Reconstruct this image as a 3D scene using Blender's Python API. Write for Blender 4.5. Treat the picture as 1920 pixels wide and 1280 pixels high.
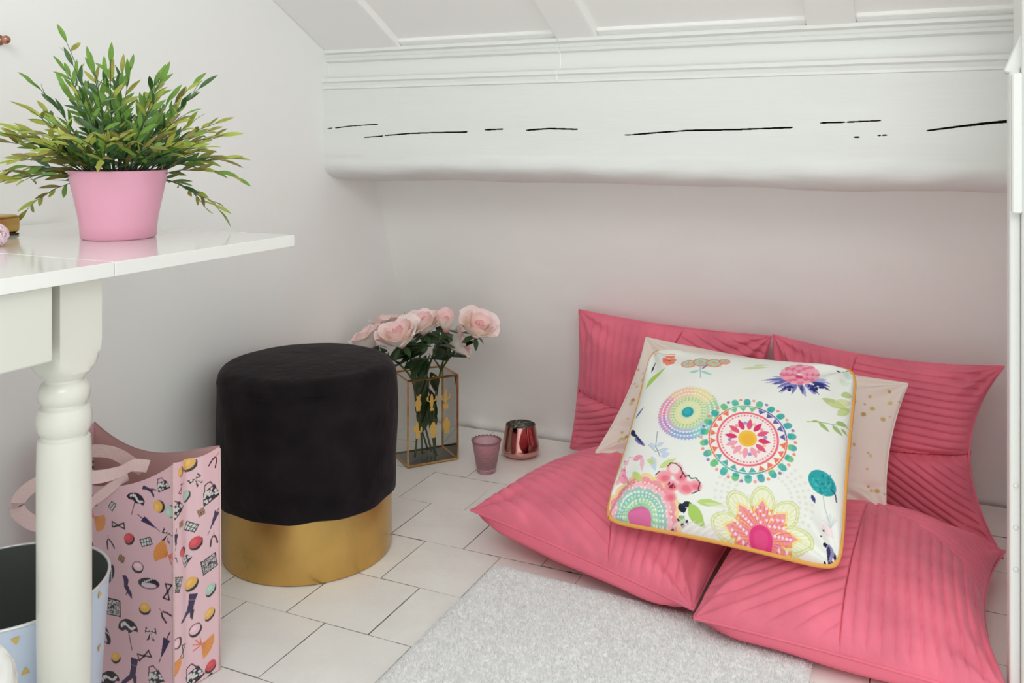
import bpy, bmesh, math, random
import numpy as np
from mathutils import Vector, Matrix, Quaternion, noise

for o in list(bpy.data.objects):
    bpy.data.objects.remove(o, do_unlink=True)
S = bpy.context.scene
C = S.collection
random.seed(11)
RNG = np.random.default_rng(5)

# ------------------------------------------------------------------ camera
CAM_H, YAW, FPX, HOR = 0.90, math.radians(24.5), 1664.0, 265.0
cd = bpy.data.cameras.new('camera')
cd.sensor_width = 36.0
cd.lens = 36.0 * FPX / 1920.0
cd.shift_y = -(640.0 - HOR) / 1920.0          # level camera with a falling front, as in the photo
cd.clip_start = 0.02
cam = bpy.data.objects.new('camera', cd)
cam.location = (0, 0, CAM_H)
cam.rotation_euler = (math.pi / 2, 0, YAW)
C.objects.link(cam)
S.camera = cam

# ------------------------------------------------------------------ world, light, exposure
W = bpy.data.worlds.new('world')
S.world = W
W.use_nodes = True
bg = W.node_tree.nodes['Background']
bg.inputs[0].default_value = (0.95, 1.0, 0.985, 1)
bg.inputs[1].default_value = 0.98
def area(name, loc, target, sx, sy, power, col):
    l = bpy.data.lights.new(name, 'AREA')
    l.shape = 'RECTANGLE'; l.size = sx; l.size_y = sy; l.energy = power; l.color = col
    o = bpy.data.objects.new(name, l)
    o.location = loc
    o.rotation_euler = (Vector(target) - Vector(loc)).to_track_quat('-Z', 'Y').to_euler()
    C.objects.link(o)
    return o
area('skylight_daylight', (0.45, -0.95, 2.55), (-0.6, 1.75, 0.15), 1.9, 1.5, 38, (1.0, 0.985, 0.95))
S.cycles.max_bounces = 16; S.cycles.diffuse_bounces = 10; S.cycles.transparent_max_bounces = 24
S.view_settings.view_transform = 'Standard'
S.view_settings.look = 'None'
S.view_settings.exposure = 0.17
S.view_settings.gamma = 1.0
S.view_settings.use_curve_mapping = False

# ------------------------------------------------------------------ helpers
FW = np.array([-math.sin(YAW), math.cos(YAW), 0.0])
RT = np.array([math.cos(YAW), math.sin(YAW), 0.0])
EYE = np.array([0, 0, CAM_H])
def ray(px, py):
    return FW + RT * ((px - 960) / FPX) + np.array([0, 0, -(py - HOR) / FPX])
def at_d(px, py, d): return EYE + ray(px, py) * d
def at_z(px, py, z): r = ray(px, py); return EYE + r * ((z - CAM_H) / r[2])
def proj(p):
    q = np.array(p) - EYE
    d = q @ FW
    return 960 + FPX * (q @ RT) / d, HOR - FPX * q[2] / d

def lin(c):
    """sRGB 0..255 -> linear rgb"""
    c = np.asarray(c, float) / 255.0
    return np.where(c <= 0.04045, c / 12.92, ((c + 0.055) / 1.055) ** 2.4)
def L(r, g, b): return tuple(lin((r, g, b))) + (1.0,)

def mat(name, col, rough=0.5, metal=0.0, bump=0.0, bscale=40.0, var=0.0, vscale=6.0, sheen=0.0, coat=0.0,
        trans=0.0, attr=None, spec=0.5, stretch=None, detail=4.0, sheen_tint=None, rough_var=0.0, alpha=1.0, sss=0.0):
    m = bpy.data.materials.new(name)
    m.use_nodes = True
    nt = m.node_tree
    b = nt.nodes['Principled BSDF']
    b.inputs['Base Color'].default_value = col
    b.inputs['Roughness'].default_value = rough
    b.inputs['Metallic'].default_value = metal
    b.inputs['Specular IOR Level'].default_value = spec
    b.inputs['Sheen Weight'].default_value = sheen
    b.inputs['Sheen Roughness'].default_value = 0.4
    if sheen_tint: b.inputs['Sheen Tint'].default_value = sheen_tint
    b.inputs['Coat Weight'].default_value = coat
    b.inputs['Coat Roughness'].default_value = 0.12
    b.inputs['Transmission Weight'].default_value = trans
    b.inputs['Alpha'].default_value = alpha
    if sss:
        b.inputs['Subsurface Weight'].default_value = sss
        b.inputs['Subsurface Scale'].default_value = 0.01
    tc = nt.nodes.new('ShaderNodeTexCoord')
    src = tc.outputs['Object']
    if stretch:
        mp = nt.nodes.new('ShaderNodeMapping'); mp.inputs['Scale'].default_value = stretch
        nt.links.new(src, mp.inputs['Vector']); src = mp.outputs['Vector']
    colsock = None
    if attr:
        a = nt.nodes.new('ShaderNodeAttribute'); a.attribute_name = attr
        colsock = a.outputs['Color']
        nt.links.new(colsock, b.inputs['Base Color'])
    if var > 0 or rough_var > 0:
        n = nt.nodes.new('ShaderNodeTexNoise'); n.inputs['Scale'].default_value = vscale
        n.inputs['Detail'].default_value = detail
        nt.links.new(src, n.inputs['Vector'])
        if var > 0:
            r = nt.nodes.new('ShaderNodeMapRange')
            r.inputs[1].default_value = 0.3; r.inputs[2].default_value = 0.7
            r.inputs[3].default_value = 1 - var; r.inputs[4].default_value = 1 + var * 0.6
            nt.links.new(n.outputs[0], r.inputs[0])
            mx = nt.nodes.new('ShaderNodeMix'); mx.data_type = 'RGBA'; mx.blend_type = 'MULTIPLY'
            mx.inputs[0].default_value = 1.0
            mx.inputs[6].default_value = col
            if colsock: nt.links.new(colsock, mx.inputs[6])
            nt.links.new(r.outputs[0], mx.inputs[7])
            nt.links.new(mx.outputs[2], b.inputs['Base Color'])
        if rough_var > 0:
            r2 = nt.nodes.new('ShaderNodeMapRange')
            r2.inputs[1].default_value = 0.3; r2.inputs[2].default_value = 0.7
            r2.inputs[3].default_value = rough - rough_var; r2.inputs[4].default_value = rough + rough_var
            nt.links.new(n.outputs[0], r2.inputs[0]); nt.links.new(r2.outputs[0], b.inputs['Roughness'])
    if bump > 0:
        n = nt.nodes.new('ShaderNodeTexNoise'); n.inputs['Scale'].default_value = bscale
        n.inputs['Detail'].default_value = 6.0
        nt.links.new(src, n.inputs['Vector'])
        bp = nt.nodes.new('ShaderNodeBump'); bp.inputs['Strength'].default_value = bump
        bp.inputs['Distance'].default_value = 0.01
        nt.links.new(n.outputs[0], bp.inputs['Height'])
        nt.links.new(bp.outputs[0], b.inputs['Normal'])
    return m

def pane_glass(name, tint, gloss=0.12, op=0.05):
    """thin pane: mostly clear, a little tint and a sharp reflection by Fresnel"""
    m = bpy.data.materials.new(name); m.use_nodes = True
    nt = m.node_tree; nt.nodes.clear()
    out = nt.nodes.new('ShaderNodeOutputMaterial')
    tr = nt.nodes.new('ShaderNodeBsdfTransparent'); tr.inputs[0].default_value = tint
    gl = nt.nodes.new('ShaderNodeBsdfGlossy'); gl.inputs['Roughness'].default_value = 0.03
    fr = nt.nodes.new('ShaderNodeFresnel'); fr.inputs[0].default_value = 1.45
    mx = nt.nodes.new('ShaderNodeMixShader')
    nt.links.new(fr.outputs[0], mx.inputs[0]); nt.links.new(tr.outputs[0], mx.inputs[1]); nt.links.new(gl.outputs[0], mx.inputs[2])
    nt.links.new(mx.outputs[0], out.inputs[0])
    return m

def fast_mesh(name, V, F, smooth=True):
    """V (n,3); F list of faces or (m,k) array"""
    me = bpy.data.meshes.new(name)
    V = np.asarray(V, np.float32)
    if isinstance(F, np.ndarray):
        m, k = F.shape
        me.vertices.add(len(V)); me.vertices.foreach_set('co', V.ravel())
        me.loops.add(m * k); me.loops.foreach_set('vertex_index', F.astype(np.int32).ravel())
        me.polygons.add(m); me.polygons.foreach_set('loop_start', np.arange(0, m * k, k, dtype=np.int32))
        me.update(calc_edges=True)
    else:
        me.from_pydata([tuple(map(float, v)) for v in V], [], [tuple(int(i) for i in f) for f in F])
    me.polygons.foreach_set('use_smooth', np.full(len(me.polygons), smooth, dtype=bool))
    me.update()
    return me

def grid_faces(nu, nv, closed_u=False):
    """vertices indexed j*nu+i"""
    i = np.arange(nu if closed_u else nu - 1); j = np.arange(nv - 1)
    I, J = np.meshgrid(i, j)
    I2 = (I + 1) % nu
    return np.stack([J * nu + I, J * nu + I2, (J + 1) * nu + I2, (J + 1) * nu + I], -1).reshape(-1, 4)

def set_col(me, cols, name='print'):
    a = me.color_attributes.new(name, 'FLOAT_COLOR', 'POINT')
    c = np.ones((len(me.vertices), 4), np.float32); c[:, :3] = cols
    a.data.foreach_set('color', c.ravel())

def obj(name, me, m=None, parent=None, **kw):
    o = bpy.data.objects.new(name, me)
    C.objects.link(o)
    if m is not None and len(me.materials) == 0: me.materials.append(m)
    if parent is not None:
        o.parent = parent
        if parent.type == 'EMPTY': o.matrix_parent_inverse = Matrix.Translation(-Vector(parent.location))
    for k, v in kw.items(): o[k] = v
    return o
def thing(name, loc, label, cat, group=None):
    o = bpy.data.objects.new(name, None); C.objects.link(o)
    o.location = loc; o.empty_display_size = 0.05
    o['label'] = label; o['category'] = cat
    if group: o['group'] = group
    return o

class MB:
    """collects shapes into one mesh"""
    def __init__(s): s.v = []; s.f = []
    def add(s, V, F):
        n = len(s.v); s.v += [tuple(map(float, p)) for p in V]; s.f += [tuple(int(i) + n for i in f) for f in F]
    def box(s, x0, x1, y0, y1, z0, z1, bev=0.0, M=None, seg=1):
        bm = bmesh.new()
        bmesh.ops.create_cube(bm, size=1)
        for v in bm.verts:
            v.co = Vector(((x0 + x1) / 2 + v.co.x * (x1 - x0), (y0 + y1) / 2 + v.co.y * (y1 - y0), (z0 + z1) / 2 + v.co.z * (z1 - z0)))
        if bev: bmesh.ops.bevel(bm, geom=bm.edges[:], offset=bev, segments=seg, affect='EDGES', profile=0.5)
        bm.verts.index_update()
        V = [(M @ v.co) if M else v.co.copy() for v in bm.verts]
        s.add(V, [[v.index for v in f.verts] for f in bm.faces]); bm.free()
    def tube(s, pts, rad, n=8, cap=True):
        pts = [Vector(p) for p in pts]
        if not hasattr(rad, '__len__'): rad = [rad] * len(pts)
        t0 = (pts[1] - pts[0]).normalized()
        ref = Vector((0, 0, 1)) if abs(t0.z) < 0.9 else Vector((1, 0, 0))
        a = t0.cross(ref).normalized(); rings = []
        for i, p in enumerate(pts):
            t = (pts[min(i + 1, len(pts) - 1)] - pts[max(i - 1, 0)]).normalized()
            a = (a - t * a.dot(t)).normalized(); b = t.cross(a)
            rings += [p + (a * math.cos(2 * math.pi * k / n) + b * math.sin(2 * math.pi * k / n)) * rad[i] for k in range(n)]
        F = [tuple(f) for f in grid_faces(n, len(pts), True)]
        if cap: F += [tuple(range(n - 1, -1, -1)), tuple((len(pts) - 1) * n + k for k in range(n))]
        s.add(rings, F)
    def lathe(s, prof, c=(0, 0, 0), n=48, rfun=None, cap=True):
        """prof list of (r,z); r=0 ends make poles"""
        V = []; 
        for (r, z) in prof:
            for k in range(n):
                a = 2 * math.pi * k / n
                rr, zz = (r, z) if rfun is None else rfun(r, z, a)
                V.append((c[0] + rr * math.cos(a), c[1] + rr * math.sin(a), c[2] + zz))
        F = [tuple(f) for f in grid_faces(n, len(prof), True)]
        if cap and prof[0][0] > 1e-6: F.append(tuple(range(n - 1, -1, -1)))
        if cap and prof[-1][0] > 1e-6: F.append(tuple((len(prof) - 1) * n + k for k in range(n)))
        s.add(V, F)
    def mesh(s, name, smooth=True, weld=True):
        me = bpy.data.meshes.new(name)
        me.from_pydata(s.v, [], s.f)
        if weld:
            bm = bmesh.new(); bm.from_mesh(me)
            bmesh.ops.remove_doubles(bm, verts=bm.verts, dist=1e-6)
            bmesh.ops.dissolve_degenerate(bm, edges=bm.edges, dist=1e-7)
            bmesh.ops.recalc_face_normals(bm, faces=bm.faces)
            bm.to_mesh(me); bm.free()
        me.polygons.foreach_set('use_smooth', np.full(len(me.polygons), smooth, dtype=bool))
        return me
    def build(s, name, m, parent=None, smooth=True, sharp=None, **kw):
        me = s.mesh(name, smooth)
        if smooth and sharp is not None: me.set_sharp_from_angle(angle=math.radians(sharp))
        return obj(name, me, m, parent, **kw)

def homography(src, dst):
    A = []; B = []
    for (x, y), (u, v) in zip(src, dst):
        A.append([x, y, 1, 0, 0, 0, -u * x, -u * y]); B.append(u)
        A.append([0, 0, 0, x, y, 1, -v * x, -v * y]); B.append(v)
    h = np.append(np.linalg.solve(np.array(A, float), np.array(B, float)), 1).reshape(3, 3)
    def f(x, y):
        q = h @ np.array([x, y, 1.0]); return q[0] / q[2], q[1] / q[2]
    return f

class Canvas:
    """flat print, one texel per vertex; coordinates are u right, v up, in 0..1 times (1, aspect)"""
    def __init__(s, w, h, bgc, aspect=1.0):
        s.w, s.h, s.asp = w, h, aspect
        s.a = np.ones((h, w, 3)) * lin(bgc)
        s.px = 1.0 / (w - 1)
        s.U, s.V = np.meshgrid(np.linspace(0, 1, w), np.linspace(0, aspect, h))
    def win(s, x0, x1, y0, y1):
        i0 = max(0, int(x0 / s.px) - 1); i1 = min(s.w, int(x1 / s.px) + 3)
        k = (s.h - 1) / s.asp
        j0 = max(0, int(y0 * k) - 1); j1 = min(s.h, int(y1 * k) + 3)
        return slice(j0, j1), slice(i0, i1)
    def put(s, sl, mask, col, a=1.0):
        m = np.clip(mask, 0, 1)[..., None] * a
        s.a[sl] = s.a[sl] * (1 - m) + lin(col) * m
    def ell(s, cx, cy, rx, ry=None, col=(0, 0, 0), rot=0.0, a=1.0, ring=None, soft=None):
        ry = rx if ry is None else ry
        R = max(rx, ry) + 3 * s.px
        sl = s.win(cx - R, cx + R, cy - R, cy + R)
        x, y = s.U[sl] - cx, s.V[sl] - cy
        if x.size == 0: return
        c, sn = math.cos(rot), math.sin(rot)
        X, Y = x * c + y * sn, -x * sn + y * c
        d = (np.sqrt((X / rx) ** 2 + (Y / ry) ** 2) - 1) * min(rx, ry)
        soft = s.px if soft is None else soft
        m = np.clip(0.5 - d / soft, 0, 1)
        if ring: m = m * np.clip(0.5 + (d + ring) / soft, 0, 1)
        s.put(sl, m, col, a)
    def poly(s, pts, col, a=1.0):
        P = np.array(pts); sl = s.win(P[:, 0].min(), P[:, 0].max(), P[:, 1].min(), P[:, 1].max())
        x, y = s.U[sl], s.V[sl]
        if x.size == 0: return
        ins = np.zeros(x.shape, bool); n = len(P)
        for i in range(n):
            (x1, y1), (x2, y2) = P[i], P[(i + 1) % n]
            if abs(y2 - y1) < 1e-9: continue
            ins ^= ((y1 > y) != (y2 > y)) & (x < (x2 - x1) * (y - y1) / (y2 - y1) + x1)
        s.put(sl, ins.astype(float), col, a)
    def line(s, pts, w, col, a=1.0):
        for (x1, y1), (x2, y2) in zip(pts[:-1], pts[1:]):
            sl = s.win(min(x1, x2) - w, max(x1, x2) + w, min(y1, y2) - w, max(y1, y2) + w)
            x, y = s.U[sl], s.V[sl]
            if x.size == 0: continue
            dx, dy = x2 - x1, y2 - y1; q = dx * dx + dy * dy + 1e-12
            t = np.clip(((x - x1) * dx + (y - y1) * dy) / q, 0, 1)
            d = np.hypot(x - x1 - t * dx, y - y1 - t * dy)
            s.put(sl, np.clip(0.5 + (w / 2 - d) / s.px, 0, 1), col, a)
    def leaf(s, x1, y1, x2, y2, w, col, a=1.0, bend=0.0):
        n = 9; dx, dy = x2 - x1, y2 - y1; l = math.hypot(dx, dy) + 1e-9; nx, ny = -dy / l, dx / l
        A = []; B = []
        for k in range(n):
            t = k / (n - 1); c = bend * l * math.sin(math.pi * t); h = w * math.sin(math.pi * t ** 0.8)
            px, py = x1 + dx * t + nx * c, y1 + dy * t + ny * c
            A.append((px + nx * h, py + ny * h)); B.append((px - nx * h, py - ny * h))
        s.poly(A + B[::-1], col, a)

# ------------------------------------------------------------------ materials
M = {}
M['wall'] = mat('white_wall_paint', (0.90, 0.905, 0.895, 1), 0.6, bump=0.08, bscale=9, var=0.012, vscale=3)
M['plaster'] = mat('rough_white_plaster', (0.90, 0.895, 0.88, 1), 0.65, bump=0.10, bscale=14, var=0.015, vscale=5)
M['beam'] = mat('white_painted_beam', (0.77, 0.785, 0.77, 1), 0.45, bump=0.14, bscale=14, stretch=(0.35, 1, 3.0), var=0.02, vscale=4)
M['crack'] = mat('dark_beam_crack', (0.004, 0.004, 0.004, 1), 0.9)
M['trim'] = mat('white_gloss_trim', (0.79, 0.80, 0.785, 1), 0.35, bump=0.08, bscale=25)
M['ceil'] = mat('ceiling_panel_paint', (0.91, 0.91, 0.90, 1), 0.6, bump=0.06, bscale=12)
M['tile'] = mat('painted_floor_tile', (0.90, 0.89, 0.86, 1), 0.42, bump=0.3, bscale=16, var=0.035, vscale=9, rough_var=0.1)
M['joint'] = mat('floor_joint_dirt', (0.40, 0.38, 0.33, 1), 0.9, var=0.95, vscale=22)
M['cream'] = mat('cream_table_lacquer', (0.69, 0.685, 0.63, 1), 0.28, coat=0.3)
M['tabletop'] = mat('glossy_white_tabletop', (0.82, 0.82, 0.80, 1), 0.12, coat=0.6)
M['velvet_black'] = mat('black_velvet', (0.012, 0.009, 0.011, 1), 0.85, sheen=0.12, sheen_tint=(0.55, 0.47, 0.50, 1), bump=0.35, bscale=30, var=0.5, vscale=14, spec=0.15)
M['brass'] = mat('brushed_brass', (0.62, 0.40, 0.13, 1), 0.30, metal=1.0, var=0.18, vscale=9, rough_var=0.07)
M['brass_frame'] = mat('antique_brass_frame', (0.60, 0.36, 0.15, 1), 0.28, metal=1.0, var=0.25, vscale=50)
M['gold_print'] = mat('gold_cactus_print', (0.80, 0.58, 0.16, 1), 0.38, metal=0.55)
M['pot'] = mat('pink_ceramic_pot', (0.78, 0.36, 0.50, 1), 0.38, coat=0.25)
M['soil'] = mat('dark_soil', (0.02, 0.018, 0.012, 1), 0.95, bump=1.0, bscale=120)
M['velvet_pink'] = mat('pink_velvet', (0.82, 0.185, 0.27, 1), 0.8, sheen=0.30, sheen_tint=(1.0, 0.75, 0.86, 1), bump=0.12, bscale=160, var=0.16, vscale=10, spec=0.2)
M['pink_back'] = mat('pink_cotton_backing', (0.78, 0.17, 0.245, 1), 0.85, bump=0.08, bscale=400, spec=0.2)
M['print'] = mat('printed_cotton', (1, 1, 1, 1), 0.8, attr='print', bump=0.06, bscale=300, spec=0.2)
M['piping'] = mat('orange_piping', (0.80, 0.40, 0.09, 1), 0.75, bump=0.3, bscale=400)
M['cream_cloth'] = mat('cream_cotton', (0.78, 0.70, 0.64, 1), 0.85, bump=0.08, bscale=300)
M['vinyl'] = mat('printed_vinyl', (1, 1, 1, 1), 0.22, attr='print', coat=0.5)
M['vinyl_pink'] = mat('plain_pink_vinyl', (0.72, 0.47, 0.46, 1), 0.4)
M['strap'] = mat('pale_pink_strap', (0.76, 0.55, 0.54, 1), 0.5, bump=0.25, bscale=350)
M['bin_blue'] = mat('powder_blue_enamel', (0.50, 0.58, 0.72, 1), 0.35)
M['bin_dark'] = mat('dark_grey_bin_inside', (0.085, 0.092, 0.085, 1), 0.38)
M['bin_rim'] = mat('pale_metal_rim', (0.70, 0.72, 0.74, 1), 0.3, metal=0.4)
M['gold_foil'] = mat('gold_triangle_print', (0.66, 0.45, 0.10, 1), 0.4, metal=0.4)
M['glass'] = pane_glass('clear_pane', (0.93, 0.95, 0.93, 1))
M['pink_glass'] = mat('pink_frosted_glass', (0.95, 0.60, 0.67, 1), 0.22, trans=0.85, bump=0.4, bscale=130)
M['copper'] = mat('copper_mirror_glass', (0.72, 0.36, 0.32, 1), 0.07, metal=1.0)
M['silver_in'] = mat('mercury_glass_inside', (0.50, 0.47, 0.42, 1), 0.3, metal=0.8, var=0.6, vscale=120, bump=0.6, bscale=150)
M['stem'] = mat('dark_green_stem', (0.045, 0.075, 0.025, 1), 0.6)
M['rose_stem'] = mat('rose_stem', (0.09, 0.12, 0.045, 1), 0.55)
M['rose_leaf'] = mat('rose_leaf_green', (0.035, 0.085, 0.025, 1), 0.45, var=0.4, vscale=40)
M['petal'] = mat('rose_petal', (1, 1, 1, 1), 0.6, attr='print', sss=0.25)
M['rug'] = mat('white_rug_pile', (0.95, 0.945, 0.95, 1), 0.9, var=0.02, vscale=60)
M['knob'] = mat('copper_knob', (0.45, 0.22, 0.15, 1), 0.25, metal=1.0)
M['pompom'] = mat('pale_pink_pompom', (0.85, 0.70, 0.76, 1), 0.9)
M['felt'] = mat('dark_felt_base', (0.05, 0.035, 0.02, 1), 0.9)
M['screw'] = mat('steel_screw', (0.5, 0.5, 0.5, 1), 0.4, metal=0.8)
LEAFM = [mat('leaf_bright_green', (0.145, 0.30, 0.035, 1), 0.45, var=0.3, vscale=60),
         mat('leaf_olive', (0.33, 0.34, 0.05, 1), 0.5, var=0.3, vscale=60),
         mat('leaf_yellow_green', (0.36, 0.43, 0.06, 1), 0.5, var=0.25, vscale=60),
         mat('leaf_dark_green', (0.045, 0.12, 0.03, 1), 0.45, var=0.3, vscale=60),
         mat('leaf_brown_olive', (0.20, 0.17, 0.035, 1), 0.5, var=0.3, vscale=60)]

# ------------------------------------------------------------------ the room
XL, XR = -1.457, 0.27
YF, YK = 2.51, 2.225          # foot and head of the leaning knee wall
ZK = 0.78
def wall_y(z): return YF + (YK - YF) * z / ZK
def struct(name, mb, m, smooth=False, **kw): return mb.build(name, m, None, smooth, kind='structure', **kw)

b = MB(); b.box(XL - 0.1, XL, -1.6, 2.75, -0.05, 2.6); struct('wall_left', b, M['wall'])

# knee wall with a soft uneven plaster surface, thickest mess along its foot
nu, nv = 150, 70
U, V = np.meshgrid(np.linspace(XL - 0.02, XR + 0.3, nu), np.linspace(-0.02, 0.90, nv))
pts = np.zeros((nv, nu, 3)); pts[..., 0] = U; pts[..., 2] = V
for j in range(nv):
    for i in range(nu):
        x, z = U[j, i], V[j, i]
        k = 0.0015 + 0.006 * math.exp(-(max(z, 0) / 0.05) ** 2)
        pts[j, i, 1] = wall_y(z) - k * (noise.noise((x * 14, z * 14, 3)) + 0.6 * noise.noise((x * 37, z * 37, 8))) - 0.012 * math.exp(-(max(z, 0) / 0.02) ** 2)
VV = pts.reshape(-1, 3)
nb = len(VV)
back = VV.copy(); back[:, 1] += 0.08
F = grid_faces(nu, nv); Fb = grid_faces(nu, nv)[:, ::-1] + nb
wb = obj('wall_back', fast_mesh('wall_back', np.vstack([VV, back]), np.vstack([F, Fb])), M['plaster'], kind='structure')

b = MB(); b.box(XR, XR + 0.1, 1.72, 2.75, -0.05, 1.6); struct('wall_right', b, M['wall'])

# floor: joint bed plus painted tiles laid in running bond
b = MB(); b.box(XL - 0.05, 0.9, -1.2, 2.62, -0.06, -0.0095)
floor = struct('floor', b, M['joint'])
b = MB(); b.box(XL - 0.05, 2.2, -1.6, 0.52, -0.0038, -0.0012); struct('floor', b, M['tile'])      # unseen near part of the same floor
P = 0.187
tmesh = []
for k in range(4):
    t = MB(); h = P / 2 - 0.0009
    bm = bmesh.new(); bmesh.ops.create_cube(bm, size=1)
    for v in bm.verts: v.co = Vector((v.co.x * 2 * h, v.co.y * 2 * h, -0.012 if v.co.z < 0 else 0.0))
    rr = random.Random(k)
    for v in bm.verts:
        v.co.x += rr.uniform(-0.0007, 0.0007); v.co.y += rr.uniform(-0.0007, 0.0007)
    bmesh.ops.bevel(bm, geom=[e for e in bm.edges if max(v.co.z for v in e.verts) > -0.001], offset=0.0006, segments=1, affect='EDGES')
    me = bpy.data.meshes.new('tile')
    bm.normal_update()
    for f in bm.faces: f.material_index = 1 if abs(f.normal.z) < 0.85 else 0     # grime sits on the tile sides
    bm.to_mesh(me); bm.free(); me.materials.append(M['tile']); me.materials.append(M['joint'])
    me.polygons.foreach_set('use_smooth', np.full(len(me.polygons), False, dtype=bool)); tmesh.append(me)
for r in range(-5, 7):
    y = 1.365 + P * (r + 0.5)
    off = 0.0 if r % 2 else 0.0945
    for c in range(-3, 8):
        x = -1.006 + P * (c + 0.5) + off - P * 0.0
        if x < XL - 0.06 or y > YF + 0.05 or y < 0.60 or x > 0.42: continue
        x0 = max(x - P / 2, XL)
        if x - P / 2 < XL - 0.001:
            x_c = (XL + x + P / 2) / 2; sx = (x + P / 2 - XL) / P
            if sx < 0.1: continue
        else: x_c, sx = x, 1.0
        o = bpy.data.objects.new('tile', random.choice(tmesh)); C.objects.link(o); o.parent = floor
        o.location = (x_c, y, random.uniform(-0.0008, 0.0006))
        k = 1.0 if y < 1.86 else 1.009          # back rows are painted over, their joints filled
        o.scale = (sx * k, k, 1)
        o.rotation_euler = (random.uniform(-.006, .006), random.uniform(-.006, .006), random.uniform(-.004, .004))

# sloping ceiling with raised rafters boxes
SL = -0.5
YC, ZC = 1.992, 1.142
sl_ang = math.atan(SL)
MC = Matrix.Translation((0, YC, ZC)) @ Matrix.Rotation(sl_ang, 4, 'X')      # local y runs along the slope, z is its normal
b = MB(); b.box(XL - 0.05, 0.95, -3.0, 0.06, 0.012, 0.08, M=MC); struct('ceiling', b, M['ceil'])
for i, (xa, xb) in enumerate([(XL, -1.222), (-0.785, -0.682), (-0.213, -0.115), (0.36, 0.46)]):
    b = MB(); b.box(xa, xb, -2.9, 0.03, -0.006, 0.03, bev=0.006, M=MC, seg=2)
    struct('trim_%d' % (i + 3), b, M['ceil'])
for i, (xa, xb) in enumerate([(-1.222, -0.785), (-0.682, -0.213), (-0.115, 0.36)]):   # slim fillets closing each panel
    b = MB(); b.box(xa, xb, -0.030, 0.03, 0.003, 0.03, bev=0.004, M=MC, seg=2)
    struct('trim_%d' % (i + 7), b, M['ceil'])

# cornice: band, ledge and cove swept along X
def sweep(name, prof, xa, xb, m, n=40, wob=0.0008, smooth=True):
    xs = np.linspace(xa, xb, n); V = []
    for x in xs:
        for k, (y, z) in enumerate(prof):
            V.append((x, y + wob * noise.noise((x * 9, k * 0.4, 1.3)), z + wob * noise.noise((x * 7, k * 0.4, 5.1))))
    F = grid_faces(len(prof), n)[:, ::-1]
    me = fast_mesh(name, V, F, smooth); me.set_sharp_from_angle(angle=math.radians(35))
    return obj(name, me, m, kind='structure')
co = [(2.10, 1.18), (1.984, 1.150), (1.972, 1.146), (1.970, 1.138), (1.982, 1.134), (1.984, 1.127), (1.976, 1.123), (1.978, 1.116),
      (1.990, 1.112), (1.992, 1.085), (1.988, 1.075), (1.974, 1.071), (1.964, 1.069), (1.962, 1.060), (1.968, 1.056), (1.970, 1.050),
      (1.966, 1.047), (1.965, 1.041), (1.974, 1.036), (2.06, 1.034), (2.10, 1.034)]
sweep('trim_1', co, XL, -0.78, M['trim'])
sweep('trim_2', co, -0.779, 0.6, M['trim'])

# the old beam: one swept surface, grooves pressed in where the wood has split
def crack_spec():
    out = []
    def seg(pts, w0, w1):
        W3 = []
        for (px, py) in pts:
            r = ray(px, py); d = 1.969 / r[1]; p = EYE + r * d; W3.append((p[0], p[2]))
        out.append((W3, w0, w1))
    seg([(615, 241), (623, 240)], .0018, .0018)
    seg([(629, 240), (660, 236), (700, 233.5), (708, 234)], .0022, .0016)
    seg([(683, 257.5), (717, 255)], .0016, .0022)
    seg([(722, 254), (770, 250), (820, 248.5), (876, 247.5)], .0025, .0030)
    seg([(909, 243.5), (942, 242)], .0030, .0026)
    seg([(987, 244), (1030, 241), (1083, 242.5)], .0034, .0030)
    seg([(1171, 253), (1182, 253)], .0022, .0020)
    seg([(1184, 252.5), (1240, 248), (1290, 244.5), (1380, 243), (1486, 239)], .0030, .0028)
    seg([(1538, 230.5), (1585, 229)], .0022, .0022)
    seg([(1588, 229), (1650, 226)], .0026, .0018)
    seg([(1738, 245), (1800, 237), (1850, 231), (1893, 227), (1960, 224)], .0026, .0070)
    seg([(1602, 257), (1610, 257)], .002, .002); seg([(1647, 254), (1650, 254)], .002, .002); seg([(1655, 253.5), (1662, 253.5)], .0024, .0022)
    return out
CR = crack_spec()
xs = np.linspace(XL, 0.6, 900)
zc_rows = list(np.linspace(1.045, 0.948, 16)) + list(np.arange(0.947, 0.897, -0.0007)) + list(np.linspace(0.896, 0.846, 12))
prof = [(1.969, z) for z in zc_rows]
for k in range(1, 11):
    t = k / 10; a = t * math.pi / 2
    prof.append((1.969 + 0.085 * (1 - math.cos(a)) , 0.846 - 0.048 * math.sin(a)))
prof += [(2.10, 0.7935), (2.16, 0.790), (2.26, 0.783)]
prof = np.array(prof); nr = len(prof)
nx = len(xs)
V = np.zeros((nx, nr, 3)); V[..., 0] = xs[:, None]; V[..., 1] = prof[None, :, 0]; V[..., 2] = prof[None, :, 1]
lump = np.zeros((nx, nr))
for i in range(0, nx):
    for j in range(0, nr):
        z = prof[j, 1]
        g = 0.0012 if z > 0.86 else 0.0065
        if z > 0.86 and 18 <= j <= 80 and j % 6: lump[i, j] = lump[i, j - 1]; continue
        lump[i, j] = g * (noise.noise((xs[i] * 3.2, z * 16, 0)) + 0.5 * noise.noise((xs[i] * 9, z * 30, 4)))
V[..., 1] += lump; V[..., 2] += np.where(prof[None, :, 1] < 0.85, lump * 0.8, 0)
V[0, :, 1] += 0.0; 
mask = np.zeros((nx, nr), bool)
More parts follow.
